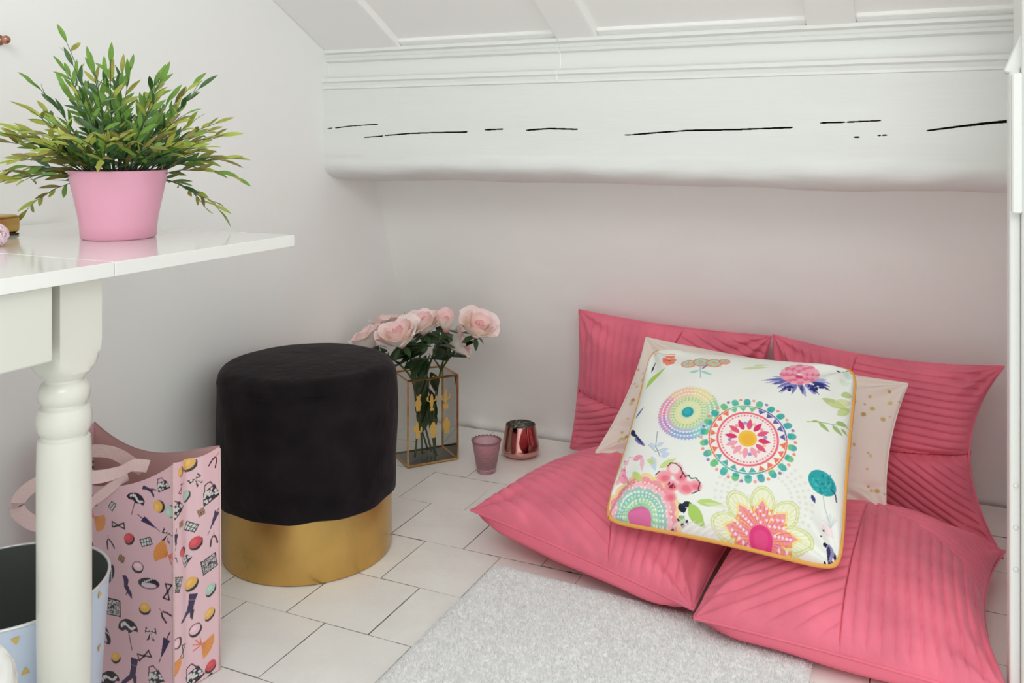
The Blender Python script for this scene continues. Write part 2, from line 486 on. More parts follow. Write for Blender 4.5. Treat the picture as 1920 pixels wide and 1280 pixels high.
for (pp, w0, w1) in CR:
    px_ = np.array([p[0] for p in pp]); pz_ = np.array([p[1] for p in pp])
    inside = (xs >= px_[0]) & (xs <= px_[-1])
    zz = np.interp(xs, px_, pz_)
    tt = np.clip((xs - px_[0]) / (px_[-1] - px_[0] + 1e-9), 0, 1)
    ww = (w0 + (w1 - w0) * tt) * (0.8 + 0.35 * np.array([noise.noise((x * 40, 2, 2)) for x in xs]))
    mask |= inside[:, None] & (np.abs(prof[None, :, 1] - zz[:, None]) < np.maximum(ww, 0.0014)[:, None] / 2 + 0.0003) & (np.arange(nr) < 90)[None, :]
V[..., 1] += np.where(mask, 0.012, 0)
F = grid_faces(nr, nx)[:, ::-1]
me = fast_mesh('beam', V.reshape(-1, 3), F)
me.materials.append(M['beam']); me.materials.append(M['crack'])
mf = mask.reshape(-1)
fm = (mf[F].sum(1) >= 2).astype(np.int32)
me.polygons.foreach_set('material_index', fm)
obj('trim_10', me, None, kind='structure', label='white painted old ceiling beam with black splits')

# door frame at the right edge
b = MB(); b.box(0.132, 0.147, 1.58, 1.625, 0, 1.012, bev=0.002); o = struct('trim_11', b, M['trim'])
for z in (0.365, 0.30, 0.235):
    s = MB(); s.lathe([(0, 0.003), (0.003, 0.002), (0.004, 0)], n=10)
    me = s.mesh('screw'); me.transform(Matrix.Translation((0.1405, 1.58, z)) @ Matrix.Rotation(math.pi / 2, 4, 'X'))
    obj('screw', me, M['trim'], o)
b = MB(); b.box(0.1335, 0.147, 1.555, 1.5795, 0.79, 1.005, bev=0.002); struct('trim_12', b, M['trim'])
b = MB(); b.box(0.1475, 0.30, 1.56, 1.70, 0, 1.30, bev=0.003); struct('trim_13', b, M['trim'])
b = MB(); b.box(0, 0.14, -0.02, 0.02, -0.01, 0.01, bev=0.002, M=Matrix.Translation((0.134, 1.603, 1.006)) @ Matrix.Rotation(-math.radians(68), 4, 'Y')); struct('trim_14', b, M['trim'])

# ------------------------------------------------------------------ rug
RUG = dict(x0=-0.812, x1=-0.163, y0=0.95, y1=1.69, th=0.010)
RUG_ROT = -0.055 
def rug_pt(a, bb, z):            # a,b in 0..1
    x = RUG['x0'] + (RUG['x1'] - RUG['x0']) * a; y = RUG['y0'] + (RUG['y1'] - RUG['y0']) * bb
    return (x, y + RUG_ROT * (x - RUG['x0']), z)
rt = thing('bath_rug', (-0.49, 1.3, 0), 'white shaggy rectangular rug on the tiles in front of pink cushions', 'rug')
n1, n2 = 60, 66
A_, B_ = np.meshgrid(np.linspace(0, 1, n1), np.linspace(0, 1, n2))
rx = RUG['x0'] + (RUG['x1'] - RUG['x0']) * A_; ry = RUG['y0'] + (RUG['y1'] - RUG['y0']) * B_ + RUG_ROT * (rx - RUG['x0'])
edge = np.minimum(np.minimum(A_, 1 - A_), np.minimum(B_, 1 - B_))
rz = 0.0015 + RUG['th'] * np.clip(edge / 0.02, 0, 1) ** 0.5
Vr = np.stack([rx, ry, rz], -1).reshape(-1, 3)
Fr = grid_faces(n1, n2)
Vb = Vr.copy(); Vb[:, 2] = 0.0012
obj('backing', fast_mesh('backing', np.vstack([Vr, Vb]), np.vstack([Fr, Fr[:, ::-1] + len(Vr)])), M['rug'], rt)
NT = 90000
ta, tb = RNG.random(NT), RNG.random(NT)
tx = RUG['x0'] + (RUG['x1'] - RUG['x0']) * ta; ty = RUG['y0'] + (RUG['y1'] - RUG['y0']) * tb + RUG_ROT * (tx - RUG['x0'])
ed = np.minimum(np.minimum(ta, 1 - ta), np.minimum(tb, 1 - tb))
tz = 0.0005 + RUG['th'] * np.clip(ed / 0.02, 0, 1) ** 0.5
clump = np.sin(tx * 210 + 3 * np.sin(ty * 90)) * np.sin(ty * 190 + 2 * np.sin(tx * 120))
th_ = RNG.random(NT) * 2 * math.pi
lean = np.stack([np.cos(th_), np.sin(th_)], -1) * (RNG.random(NT)[:, None] * 0.0045) + 0.001 * clump[:, None]
hgt = 0.0035 + 0.003 * RNG.random(NT) + 0.0008 * clump
wd = 0.0012 + 0.0008 * RNG.random(NT)
base = np.stack([tx, ty, tz], -1)
tip = base + np.concatenate([lean, hgt[:, None]], 1)
Vt = np.zeros((NT, 4, 3))
for k in range(3):
    a = th_ + k * 2 * math.pi / 3
    Vt[:, k] = base + np.stack([np.cos(a) * wd, np.sin(a) * wd, np.zeros(NT)], -1)
Vt[:, 3] = tip
idx = np.arange(NT)[:, None] * 4
Ft = np.concatenate([idx + np.array([[0, 1, 3]]), idx + np.array([[1, 2, 3]]), idx + np.array([[2, 0, 3]])])
obj('pile', fast_mesh('pile', Vt.reshape(-1, 3), Ft), M['rug'], rt, kind='stuff')

# ------------------------------------------------------------------ cushions
def on_rug(X, Y):
    return (X > RUG['x0'] - 0.005) & (X < RUG['x1'] + 0.005) & (Y < RUG['y1'] + RUG_ROT * (X - RUG['x0']) + 0.01)
def fnoise(x, y, s):
    return (np.sin(x * 3.1 * s + 1.3 * np.sin(y * 2.3 * s + 1)) * np.cos(y * 2.7 * s + 1.1 * np.sin(x * 1.9 * s)))
def cushion_surface(c, N, T, bow, pw=0.5, sag=0.0, crease=None, lumps=0.006, extra=None, clampz=None, wall=False, seed=0.0, roll=0.0, rc=0.0):
    P00, P10, P11, P01 = [np.array(p, float) for p in c]
    t = np.linspace(-1, 1, N)
    u, v = np.meshgrid(t, t)
    bb, br, bt, bl = bow
    uu = u - np.where(u > 0, br, bl) * (1 - v ** 2) * u * np.abs(u)
    vv = v - np.where(v > 0, bt, bb) * (1 - u ** 2) * v * np.abs(v)
    if rc:
        k_ = 1 - rc * (np.abs(u) * np.abs(v)) ** 9
        uu = uu * k_; vv = vv * k_
    if roll:      # the backing bellies out past the seam along the front edge
        w_ = np.clip((v + 1) / 0.5, 0, 1); vv = vv - roll * (np.sin(math.pi * w_ ** 0.6) * np.clip(1 - u ** 4, 0, 1))
    a, b_ = ((uu + 1) / 2)[..., None], ((vv + 1) / 2)[..., None]
    base = P00 * (1 - a) * (1 - b_) + P10 * a * (1 - b_) + P11 * a * b_ + P01 * (1 - a) * b_
    n = np.cross((P10 - P00) + (P11 - P01), (P01 - P00) + (P11 - P10)); n /= np.linalg.norm(n)
    pr = ((1 - np.abs(u) ** 2.3) * (1 - np.abs(v) ** 2.3)) ** pw
    h = T * pr
    h = h + lumps * np.sign(T) * fnoise(u + seed, v - seed, 1.0) * pr + 0.35 * lumps * fnoise(u * 2 + seed, v * 2, 1.3) * np.sqrt(pr) * np.sign(T)
    # soft gathers running in from the corners
    ang = np.arctan2(1 - np.abs(v), 1 - np.abs(u)); rad = np.hypot(1 - np.abs(u), 1 - np.abs(v))
    h = h + np.sign(T) * 0.006 * np.sin(ang * 9) * np.exp(-((rad - 0.28) / 0.2) ** 2)
    if crease is not None: h = h + crease(u, v)
    if extra is not None: h = h + extra(u, v, pr)
    Pn = base + n * h[..., None]
    if clampz is not None:
        lo = np.where(on_rug(Pn[..., 0], Pn[..., 1]), 0.016, 0.002)
        Pn[..., 2] = np.maximum(Pn[..., 2], lo + clampz)
    if wall:
        lim = YF + (YK - YF) * Pn[..., 2] / ZK - 0.012
        Pn[..., 1] = np.minimum(Pn[..., 1], lim)
    return u, v, Pn
def quilt(regions, sp=0.088, depth=0.0078):
    """regions(u,v)->index ; angles per index. Raised ribs between stitched grooves."""
    reg, angs = regions
    def f(u, v, pr):
        k = reg(u, v); h = np.zeros_like(u)
        for i, a in enumerate(angs):
            s = (u * math.cos(a) + v * math.sin(a)) / sp + 0.06 * np.sin(5 * u + 3 * v)
            h = np.where(k == i, depth * (np.abs(np.sin(math.pi * s)) ** 0.55 - 1), h)
        # seam between regions
        e = np.zeros(u.shape, bool)
        e[:, 1:] |= k[:, 1:] != k[:, :-1]; e[1:, :] |= k[1:, :] != k[:-1, :]
        h = np.where(e, -depth * 1.3, h)
        return h * np.clip(pr * 3, 0.15, 1)
    return f
def split_by(V, N, k, name, m, parent):
    """one mesh per sewn panel"""
    F = grid_faces(N, N); kf = k.reshape(-1)[F[:, 0]]
    for i in range(int(k.max()) + 1):
        Fi = F[kf == i]
        if len(Fi) == 0: continue
        used, inv = np.unique(Fi, return_inverse=True)
        obj(name, fast_mesh(name, V.reshape(-1, 3)[used], inv.reshape(-1, 4)), m, parent)
def border(Pn):
    return np.vstack([Pn[0, :], Pn[1:, -1], Pn[-1, -2::-1], Pn[-2:0:-1, 0]])
def pink_cushion(c, regions, label, bow, T=0.11, Tb=0.055, crease=None, wall=False, flat=True, seed=0.0, sp=0.088, lumps=0.006, roll=0.0):
    cen = np.mean(np.array(c), 0)
    t = thing('floor_cushion', (cen[0], cen[1], 0), label, 'cushion', 'quilted pink velvet cushions')
    N = 260
    u, v, Pn = cushion_surface(c, N, T, bow, extra=quilt(regions, sp), crease=crease, clampz=0.006 if flat else 0.004, wall=wall, seed=seed, lumps=lumps)
    split_by(Pn, N, regions[0](u, v), 'quilted_panel', M['velvet_pink'], t)
    n2 = 70
    _, _, Pb = cushion_surface(c, n2, -Tb, bow, clampz=0.0, wall=wall, seed=seed, lumps=0.004, roll=roll)
    obj('back_panel', fast_mesh('back_panel', Pb.reshape(-1, 3), grid_faces(n2, n2)[:, ::-1]), M['pink_back'], t)
    bd = border(cushion_surface(c, 70, 0.0, bow, clampz=0.0, wall=wall)[2])
    s = MB(); s.tube(list(bd) + [bd[0]], 0.0028, 6, cap=False); s.build('seam', M['velvet_pink'], t)
    return t
R_ = math.radians
# angle = direction across the ribs
def regFL(u, v): return np.where(v > 0.35 - 0.25 * u, 2, np.where(u + 0.35 * v > -0.05, 1, 0))
fl = [(-0.893, 1.742, 0.088), (-0.369, 1.603, 0.05), (-0.335, 2.10, 0.07), (-0.755, 2.21, 0.075)]
pink_cushion(fl, (regFL, [R_(72), R_(2), R_(84)]), 'pink velvet cushion lying on floor nearest the two small candle holders', (0.03, 0.03, 0.04, 0.03), seed=0.3, roll=0.13)
def regFR(u, v): return np.where((v > 0.55 - 0.55 * (u + 0.05)) & (u > -0.08), 2, np.where(u > -0.02, 1, 0))
fr = [(-0.362, 1.574, 0.05), (0.136, 1.545, 0.042), (0.165, 2.075, 0.06), (-0.325, 2.11, 0.07)]
pink_cushion(fr, (regFR, [R_(118), R_(3), R_(80)]), 'pink velvet cushion lying on floor beside white door frame, front right', (0.03, 0.16, 0.03, 0.01), seed=1.7, roll=0.09)
def regBL(u, v): return np.where(v < -0.15 + 0.0 * u, 2, np.where(u > -0.15 + 0.3 * v, 1, 0))
bl = [(-0.893, 2.36, 0.03), (-0.37, 2.34, 0.03), (-0.331, 2.292, 0.412), (-0.845, 2.30, 0.436)]
pink_cushion(bl, (regBL, [R_(2), R_(62), R_(118)]), 'pink velvet cushion leaning on back wall behind the floral cushion', (0.0, 0.06, 0.05, 0.05),
             T=0.085, Tb=0.05, wall=True, flat=False, seed=2.2, crease=lambda u, v: -0.018 * np.exp(-((v + 0.15) / 0.07) ** 2) * np.exp(-((u + 0.9) / 0.35) ** 2))
def regBR(u, v): return np.where(v < -0.12 + 0.1 * u, 2, np.where(u > -0.2, 1, 0))
br_ = [(-0.335, 2.33, 0.03), (0.166, 2.13, 0.022), (0.176, 2.235, 0.403), (-0.326, 2.292, 0.416)]
pink_cushion(br_, (regBR, [R_(10), R_(86), R_(58)]), 'pink velvet cushion leaning on back wall beside the white door frame', (0.0, 0.26, 0.10, 0.04),
             T=0.085, Tb=0.05, wall=True, flat=False, seed=3.1, crease=lambda u, v: -0.022 * np.exp(-((v + 0.12 - 0.1 * u) / 0.06) ** 2) * np.clip((u + 0.3) / 0.8, 0, 1))

# ---- floral print
def floral(N, surf):
    cv = Canvas(N, N, (234, 236, 231))
    nsf = surf.shape[0]; q_ = surf.reshape(-1, 3) - EYE; d_ = q_ @ FW
    zx = (960 + FPX * (q_ @ RT) / d_ - 1100) * 2.723; zy = (HOR - FPX * q_[:, 2] / d_ - 620) * 2.723
    def hz(x, y):      # where on the cloth a motif sits
        k0 = int(np.argmin((zx - x) ** 2 + (zy - y) ** 2)); return (k0 % nsf) / (nsf - 1), (k0 // nsf) / (nsf - 1)
    k = 1 / 1070.0
    rnd = random.Random(4)
    def Z(x, y): return hz(x, y)
    def D(x, y, r, col, a=1.0, ry=None, rot=0, soft=None): u, v = Z(x, y); cv.ell(u, v, r * k, None if ry is None else ry * k, col, rot, a, soft=soft)
    def Lf(x1, y1, x2, y2, w, col, a=1.0, bend=0.0): cv.leaf(*Z(x1, y1), *Z(x2, y2), w * k, col, a, bend)
    def Ln(pts, w, col, a=1.0): cv.line([Z(*p) for p in pts], w * k, col, a)
    def ringdots(c, r, n, s, cols, a=1.0, ph=0.0, sy=None):
        for i in range(n):
            t = 2 * math.pi * i / n + ph
            cv.ell(c[0] + r * math.cos(t), c[1] + r * math.sin(t), s, s if sy is None else sy, cols(t, i), t, a)
    # faint grey lace
    c = Z(900, 860)
    for r in (0.12, 0.15, 0.175, 0.2): ringdots(c, r, 40, 0.007, lambda t, i: (222, 218, 208), 0.7)
    # mandala with the teal eye
    c = Z(515, 415); R = 158 * k
    def rain(t, i):
        pal = [(150, 205, 150), (235, 215, 140), (240, 190, 150), (230, 130, 170), (190, 130, 200), (130, 160, 215), (120, 200, 200)]
        return pal[int((t % (2 * math.pi)) / (2 * math.pi) * 7) % 7]
    cv.ell(*c, R * 1.03, col=(225, 228, 228), a=0.6, soft=0.02)
    for q in range(48):
        t = 2 * math.pi * q / 48
        for rr, w, al in ((0.93, 0.016, .55), (0.80, 0.020, .60), (0.66, .018, .35)):
            cv.line([(c[0] + R * rr * math.cos(t), c[1] + R * rr * math.sin(t)), (c[0] + R * rr * math.cos(t + .14), c[1] + R * rr * math.sin(t + .14))], w, rain(t + .3, 0), al)
    for j, rr in enumerate((0.99, 0.87, 0.74)): ringdots(c, R * rr, 56 - 6 * j, 0.0042, lambda t, i: (245, 245, 240) if j else rain(t, 0), 0.9)
    cv.ell(*c, R * 0.60, col=(215, 225, 150), a=0.55, soft=0.03)
    for j, rr in enumerate((0.56, 0.48, 0.40, 0.32)):
        ringdots(c, R * rr, 30 - 4 * j, 0.0058 - 0.0004 * j, lambda t, i: [(190, 205, 120), (150, 205, 165), (240, 225, 140), (235, 235, 170)][j], 0.9)
    cv.ell(*c, R * 0.25, col=(205, 225, 190), a=0.9); cv.ell(*c, R * 0.195, col=(45, 160, 170)); cv.ell(c[0] - .004, c[1] + .004, R * 0.11, col=(70, 180, 185), a=0.7)
    # big mandala
    c = Z(820, 550); R = 225 * k
    def sector(t):      # teal ring colours
        return [(60, 170, 165), (70, 165, 170), (110, 190, 130), (55, 165, 170), (85, 185, 165)][rnd.randrange(5)]
    for i in range(22):
        t = 2 * math.pi * i / 22
        cv.ell(c[0] + R * 0.92 * math.cos(t), c[1] + R * 0.92 * math.sin(t), 0.018, 0.0155, sector(t), t, 0.95)
        cv.ell(c[0] + R * 0.865 * math.cos(t), c[1] + R * 0.865 * math.sin(t), 0.009, 0.0155, sector(t), t, 0.9)
        t2 = t + math.pi / 22
        cv.ell(c[0] + R * 0.97 * math.cos(t2), c[1] + R * 0.97 * math.sin(t2), 0.0075, None, [(235, 130, 110), (140, 110, 170), (240, 150, 140)][i % 3], 0, 0.9)
    cv.ell(*c, R * 0.80, col=(238, 236, 232)); 
    pal2 = [(232, 110, 80), (85, 80, 160), (110, 190, 140), (70, 170, 165), (160, 110, 160)]
    def band(t):
        d = math.degrees(t) % 360
        return pal2[1] if 10 < d < 85 else pal2[2] if d < 130 and d > 85 else pal2[0] if d < 220 and d > 130 else pal2[3] if 220 <= d < 300 else pal2[0]
    for q in range(72):
        t = 2 * math.pi * q / 72
        cv.line([(c[0] + R * .80 * math.cos(t), c[1] + R * .80 * math.sin(t)), (c[0] + R * .80 * math.cos(t + .1), c[1] + R * .80 * math.sin(t + .1))], 0.006, band(t), 0.95)
    for i in range(24):
        t = 2 * math.pi * i / 24; w = 0.105
        cv.poly([(c[0] + R * .775 * math.cos(t - w), c[1] + R * .775 * math.sin(t - w)), (c[0] + R * .775 * math.cos(t + w), c[1] + R * .775 * math.sin(t + w)), (c[0] + R * .655 * math.cos(t), c[1] + R * .655 * math.sin(t))], band(t), 0.95)
    cv.ell(*c, R * 0.645, col=(232, 112, 128), ring=0.010)
    cv.ell(*c, R * 0.59, col=(240, 232, 230))
    ringdots(c, R * 0.555, 52, 0.0045, lambda t, i: (225, 90, 120) if i % 2 else (240, 150, 150), 0.95)
    ringdots(c, R * 0.37, 12, 0.0085, lambda t, i: [(150, 130, 190), (235, 150, 150), (245, 180, 160)][i % 3], 0.9, math.pi / 12)
    for i in range(12):
        t = 2 * math.pi * i / 12
        cv.leaf(c[0] + R * .21 * math.cos(t), c[1] + R * .21 * math.sin(t), c[0] + R * .49 * math.cos(t), c[1] + R * .49 * math.sin(t), 0.0125,
                [(215, 60, 110), (225, 90, 125), (240, 160, 180)][2 if 200 < math.degrees(t) % 360 < 330 else i % 2])
    cv.ell(*c, R * 0.195, col=(240, 190, 70)); cv.ell(c[0] + .003, c[1] - .003, R * 0.13, col=(235, 170, 60), a=0.6)
    # scalloped fan bottom left
    c = Z(268, 950)
    for R2, col, nn in ((0.178, (240, 205, 140), 16), (0.160, (235, 140, 165), 16), (0.138, (245, 190, 200), 14), (0.118, (140, 200, 190), 14), (0.085, (165, 215, 175), 12)):
        for i in range(nn):
            t = 2 * math.pi * i / nn
            cv.ell(c[0] + R2 * .82 * math.cos(t), c[1] + R2 * .82 * math.sin(t), R2 * .24, None, col, 0, 0.85)
        cv.ell(*c, R2 * .86, col=col, a=0.85)
        ringdots(c, R2 * .9, int(R2 * 300), 0.0042, lambda t, i: (246, 240, 225), 0.9)
    for r in (0.105, 0.093, 0.078, 0.066): ringdots(c, r, int(r * 380), 0.0042, lambda t, i: (235, 240, 225), 0.85)
    cv.ell(*c, 0.054, 0.044, col=(225, 105, 165), a=0.95)
    cv.line([Z(225, 800), Z(300, 930), Z(345, 985)], 0.005, (120, 140, 130), 0.35)
    # lace flower at the bottom
    c = Z(890, 1062)
    for i in range(9):
        t = 2 * math.pi * i / 9 + 0.2
        ex, ey = c[0] + 0.135 * math.cos(t), c[1] + 0.135 * math.sin(t)
        cv.ell(ex, ey, 0.078, 0.052, (235, 236, 190), t, 0.55)
        for rr in (1.0, 0.86): cv.ell(ex, ey, 0.078 * rr, 0.052 * rr, (190, 200, 110), t, 0.7, ring=0.0035)
        for q in range(-4, 5): cv.line([(c[0] + .08 * math.cos(t), c[1] + .08 * math.sin(t)), (ex + 0.074 * math.cos(t + q * .32), ey + .05 * math.sin(t + q * .32))], 0.0025, (205, 205, 125), 0.6)
    for i in range(9):
        t = 2 * math.pi * i / 9 + 0.2
        cv.leaf(c[0] + .03 * math.cos(t), c[1] + .03 * math.sin(t), c[0] + .165 * math.cos(t), c[1] + .165 * math.sin(t), 0.040, (240, 215, 120), 0.8)
        cv.leaf(c[0] + .03 * math.cos(t), c[1] + .03 * math.sin(t), c[0] + .150 * math.cos(t), c[1] + .150 * math.sin(t), 0.034, (235, 130, 170), 0.8)
    for q in range(44):
        t = 2 * math.pi * q / 44
        cv.line([(c[0] + .04 * math.cos(t), c[1] + .04 * math.sin(t)), (c[0] + .125 * math.cos(t + .1), c[1] + .125 * math.sin(t + .1))], 0.0035, (225, 70, 120), 0.75)
    for r in (0.06, 0.075, 0.09, 0.105, 0.12): ringdots(c, r, int(r * 330), 0.0055, lambda t, i: (250, 225, 225) if i % 2 else (240, 150, 90), 0.9)
    cv.ell(*c, 0.048, col=(222, 62, 128)); cv.ell(c[0], c[1], 0.03, col=(230, 90, 140), a=0.5)
    # teal thistle
    D(1200, 775, 62, (45, 160, 165), ry=56, rot=-0.6)
    for _ in range(60):
        t = rnd.random() * 6.28; r = 58 * math.sqrt(rnd.random()); D(1200 + r * math.cos(t), 775 + r * math.sin(t), 5, rnd.choice([(30, 130, 145), (70, 185, 180)]), 0.8)
    Ln([(1250, 810), (1270, 835), (1275, 875)], 6, (60, 60, 110)); Ln([(1205, 835), (1215, 900), (1240, 980)], 4, (180, 190, 195))
    Lf(1150, 835, 1168, 880, 9, (60, 70, 130)); Lf(1205, 985, 1262, 1060, 22, (240, 205, 215), 0.6)
    for q in range(9): Ln([(1245, 1010), (1205 + q * 9, 935 + abs(q - 4) * 8)], 3, (195, 200, 205), 0.8)
    # penguin-like dark brush strokes in the lower right corner
    for a_ in ((1215, 1080, 1225, 1110, 12), (1232, 1180, 1258, 1200, 14), (1222, 1192, 1210, 1205, 8), (1262, 1130, 1272, 1190, 7)): Lf(*a_, (35, 35, 65))
    Lf(1240, 1090, 1246, 1185, 17, (150, 145, 190)); Lf(1236, 1100, 1230, 1180, 8, (60, 55, 95))
    Lf(1195, 1045, 1200, 1055, 5, (50, 50, 80)); Lf(1205, 1025, 1215, 1015, 4, (60, 60, 90))
    # pink and indigo flower, top right
    for q in range(34):
        a = math.pi * (1.02 + 0.96 * rnd.random()); r0 = 70; r1 = 100 + 90 * rnd.random()
        x0, y0 = 1090 + 1.1 * r0 * math.cos(a), 235 - 0.55 * r0 * math.sin(a); x1, y1 = 1090 + 1.15 * r1 * math.cos(a), 225 - 0.62 * r1 * math.sin(a)
        Lf(x0, y0, x1, y1, 8, rnd.choice([(60, 65, 135), (110, 110, 180), (150, 145, 205), (45, 50, 110), (165, 165, 215)]), 0.9)
    for (x, y) in ((1035, 290), (1150, 295), (1185, 285)):
        for _ in range(10): D(x + rnd.uniform(-22, 22), y + rnd.uniform(-14, 14), 7, (45, 50, 115))
    for ring_, n_, s_ in ((82, 16, 20), (55, 12, 19), (28, 8, 15)):
        for i in range(n_):
            t = 2 * math.pi * i / n_; D(1088 + ring_ * math.cos(t), 222 + ring_ * .48 * math.sin(t), s_, (240, 165, 185) if i % 2 else (228, 110, 145), 0.9, ry=s_ * .95, rot=-t)
    D(1085, 235, 18, (215, 75, 120), ry=13)
    Lf(1275, 200, 1320, 215, 6, (60, 60, 100)); Lf(1320, 205, 1365, 210, 6, (50, 50, 90)); D(1335, 235, 22, (175, 220, 205), 0.5)
    for a_ in ((790, 195, 940, 185, 12), (850, 180, 930, 172, 8)): Lf(*a_, (195, 215, 150), 0.8)
    # red butterfly, top left
    for i in range(7):
        t = 2 * math.pi * i / 7; D(422 + 22 * math.cos(t), 150 + 16 * math.sin(t), 17, (238, 120, 95), 0.9)
    D(422, 150, 9, (215, 70, 70)); Lf(385, 155, 420, 150, 9, (235, 110, 90)); Ln([(350, 125), (390, 118), (450, 122)], 5, (240, 160, 110))
    for x, y, r in ((520, 168, 42), (585, 160, 46), (650, 165, 44), (705, 158, 30)):
        D(x, y, r, (165, 205, 180), 0.85, ry=r * .85); cv.ell(*Z(x, y), r * k, r * k * .85, (238, 120, 90), 0, 0.95, ring=0.006)
        for q in range(5): Ln([(x, y - 8), (x - r * .8 + q * r * .4, y + r * .42)], 3, (235, 145, 110))
    Ln([(580, 150), (583, 240)], 5, (150, 190, 205)); Lf(525, 215, 580, 200, 10, (160, 210, 205)); Lf(583, 205, 645, 225, 9, (165, 210, 205)); Lf(585, 195, 620, 175, 6, (120, 130, 190))
    # leaves, brush marks and small flowers
    Lf(300, 300, 405, 185, 17, (165, 205, 90), 0.95, 0.08); Lf(330, 215, 352, 155, 5, (45, 45, 60)); Lf(250, 450, 295, 385, 7, (110, 110, 165))
    Lf(228, 510, 250, 545, 13, (40, 45, 85)); Lf(245, 545, 300, 590, 12, (120, 115, 175)); Lf(240, 520, 290, 585, 6, (50, 50, 95))
    Ln([(362, 515), (352, 590), (375, 640)], 4, (120, 135, 165)); Ln([(315, 580), (352, 615), (400, 600)], 3, (130, 145, 175))
    for a_ in ((350, 600, 320, 570, 11), (355, 590, 395, 570, 12), (380, 640, 425, 625, 16), (330, 640, 350, 715, 18), (370, 620, 420, 600, 12)): Lf(*a_, (190, 205, 232), 0.8)
    for a_ in ((310, 655, 350, 680, 13), (370, 700, 460, 650, 16), (235, 720, 285, 770, 16), (270, 770, 245, 720, 10)): Lf(*a_, (195, 215, 120), 0.85)
    for a_ in ((235, 655, 290, 640, 17), (280, 640, 285, 720, 12), (190, 690, 215, 660, 16), (165, 745, 215, 770, 20), (180, 700, 200, 760, 14), (150, 790, 180, 740, 12)): Lf(*a_, rnd.choice([(240, 175, 200), (232, 130, 165), (238, 160, 175)]), 0.8)
    for _ in range(26): D(rnd.uniform(160, 260), rnd.uniform(640, 790), rnd.uniform(3, 8), rnd.choice([(225, 90, 120), (240, 180, 200), (235, 215, 160)]), 0.7)
    for x, y, r in ((450, 705, 40), (395, 745, 36), (430, 790, 34), (480, 745, 32), (505, 800, 40), (555, 790, 30), (425, 845, 30)):
        D(x, y, r, (240, 150, 165), 0.9, ry=r * .85, soft=0.01); D(x + 5, y + 6, r * .6, (228, 90, 115), 0.7, ry=r * .45, soft=0.012)
    D(450, 700, 26, (243, 225, 225), 0.9, soft=0.012)
    for p in ([(415, 690), (430, 675), (455, 678), (480, 700), (490, 725), (478, 750)], [(520, 740), (535, 755), (560, 750), (578, 775), (570, 810)], [(540, 830), (575, 815)], [(350, 735), (375, 715)], [(490, 720), (505, 745), (525, 735)]): Ln(p, 5, (40, 30, 45))
    for _ in range(14): D(432 + rnd.uniform(-18, 18), 785 + rnd.uniform(-16, 16), 4, (130, 30, 60))
    Lf(475, 880, 500, 930, 18, (35, 40, 60)); Lf(485, 890, 535, 880, 14, (40, 50, 60)); Lf(480, 925, 515, 905, 10, (30, 35, 50))
    for a_ in ((470, 955, 500, 945, 8), (480, 985, 505, 1000, 11), (505, 960, 518, 990, 7), (430, 1020, 450, 1030, 6), (462, 960, 475, 975, 5)): Lf(*a_, (35, 40, 55))
    Lf(525, 880, 605, 1010, 30, (165, 200, 90), 0.95, -0.05); Lf(560, 870, 690, 885, 17, (180, 208, 110), 0.9); Lf(480, 940, 500, 985, 14, (160, 200, 140), 0.8); Lf(600, 880, 720, 900, 9, (215, 225, 180), 0.7)
    for i in range(6): Lf(430 + 40 * i, 1010 + 10 * i, 520 + 40 * i, 960 + 8 * i, 7, (226, 212, 214), 0.6)
    # green watercolour and twig on the right
    for a_ in ((1200, 345, 1345, 420, 24), (1260, 380, 1350, 370, 26), (1280, 430, 1345, 400, 18), (1230, 365, 1290, 400, 14), (1300, 330, 1360, 345, 20)): Lf(*a_, rnd.choice([(185, 205, 110), (165, 190, 90), (205, 215, 150)]), 0.75)
    Ln([(1125, 462), (1190, 465), (1260, 480), (1335, 500)], 4, (150, 175, 110))
    for a_ in ((1185, 462, 1240, 520, 11), (1255, 482, 1310, 540, 12), (1270, 470, 1335, 490, 13), (1300, 500, 1330, 540, 8), (1150, 460, 1190, 462, 6)): Lf(*a_, (150, 180, 95), 0.9)
    Lf(1290, 250, 1350, 270, 20, (205, 225, 205), 0.5)
    return cv
def small_cushion(name, c, label, cv, N, T, Tb, bow, m, backm, piping, seed, lumps=0.005, group=None, crease=None, pw=0.45, rc=0.0):
    cen = np.mean(np.array(c), 0)
    t = thing(name, (cen[0], cen[1], min(p[2] for p in c)), label, 'cushion')
    u, v, Pn = cushion_surface(c, N, T, bow, pw=pw, seed=seed, lumps=lumps, crease=crease, rc=rc)
    me = fast_mesh('front_panel', Pn.reshape(-1, 3), grid_faces(N, N))
    set_col(me, cv.a.reshape(-1, 3)); obj('front_panel', me, m, t)
    n2 = 60
    _, _, Pb = cushion_surface(c, n2, -Tb, bow, pw=pw, seed=seed, lumps=0.002, rc=rc)
    obj('back_panel', fast_mesh('back_panel', Pb.reshape(-1, 3), grid_faces(n2, n2)[:, ::-1]), backm, t)
    bd = border(cushion_surface(c, 120, 0.0, bow, rc=rc)[2])
    s = MB(); s.tube(list(bd) + [bd[0]], piping[1], 8, cap=False); s.build('piping' if piping[1] > 0.003 else 'seam', piping[0], t)
    return t
def tuck(c, r):      # rounded sewn corners: pull the corners in slightly
    c = np.array(c, float); m = c.mean(0); return [tuple(p + (m - p) * r) for p in c]
fc = [(-0.587, 1.742, 0.118), (-0.127, 1.727, 0.112), (-0.116, 2.037, 0.412), (-0.575, 2.066, 0.404)]
fc = [tuple(EYE + (np.array(p) - EYE) * k) for p, k in zip(fc, (0.945, 0.945, 0.965, 0.965))]     # lies on top of the plump pink ones
fsurf = cushion_surface(fc, 300, 0.062, (0.035, 0.02, 0.03, 0.03), pw=0.45, seed=0.7, lumps=0.004, rc=0.05)[2]
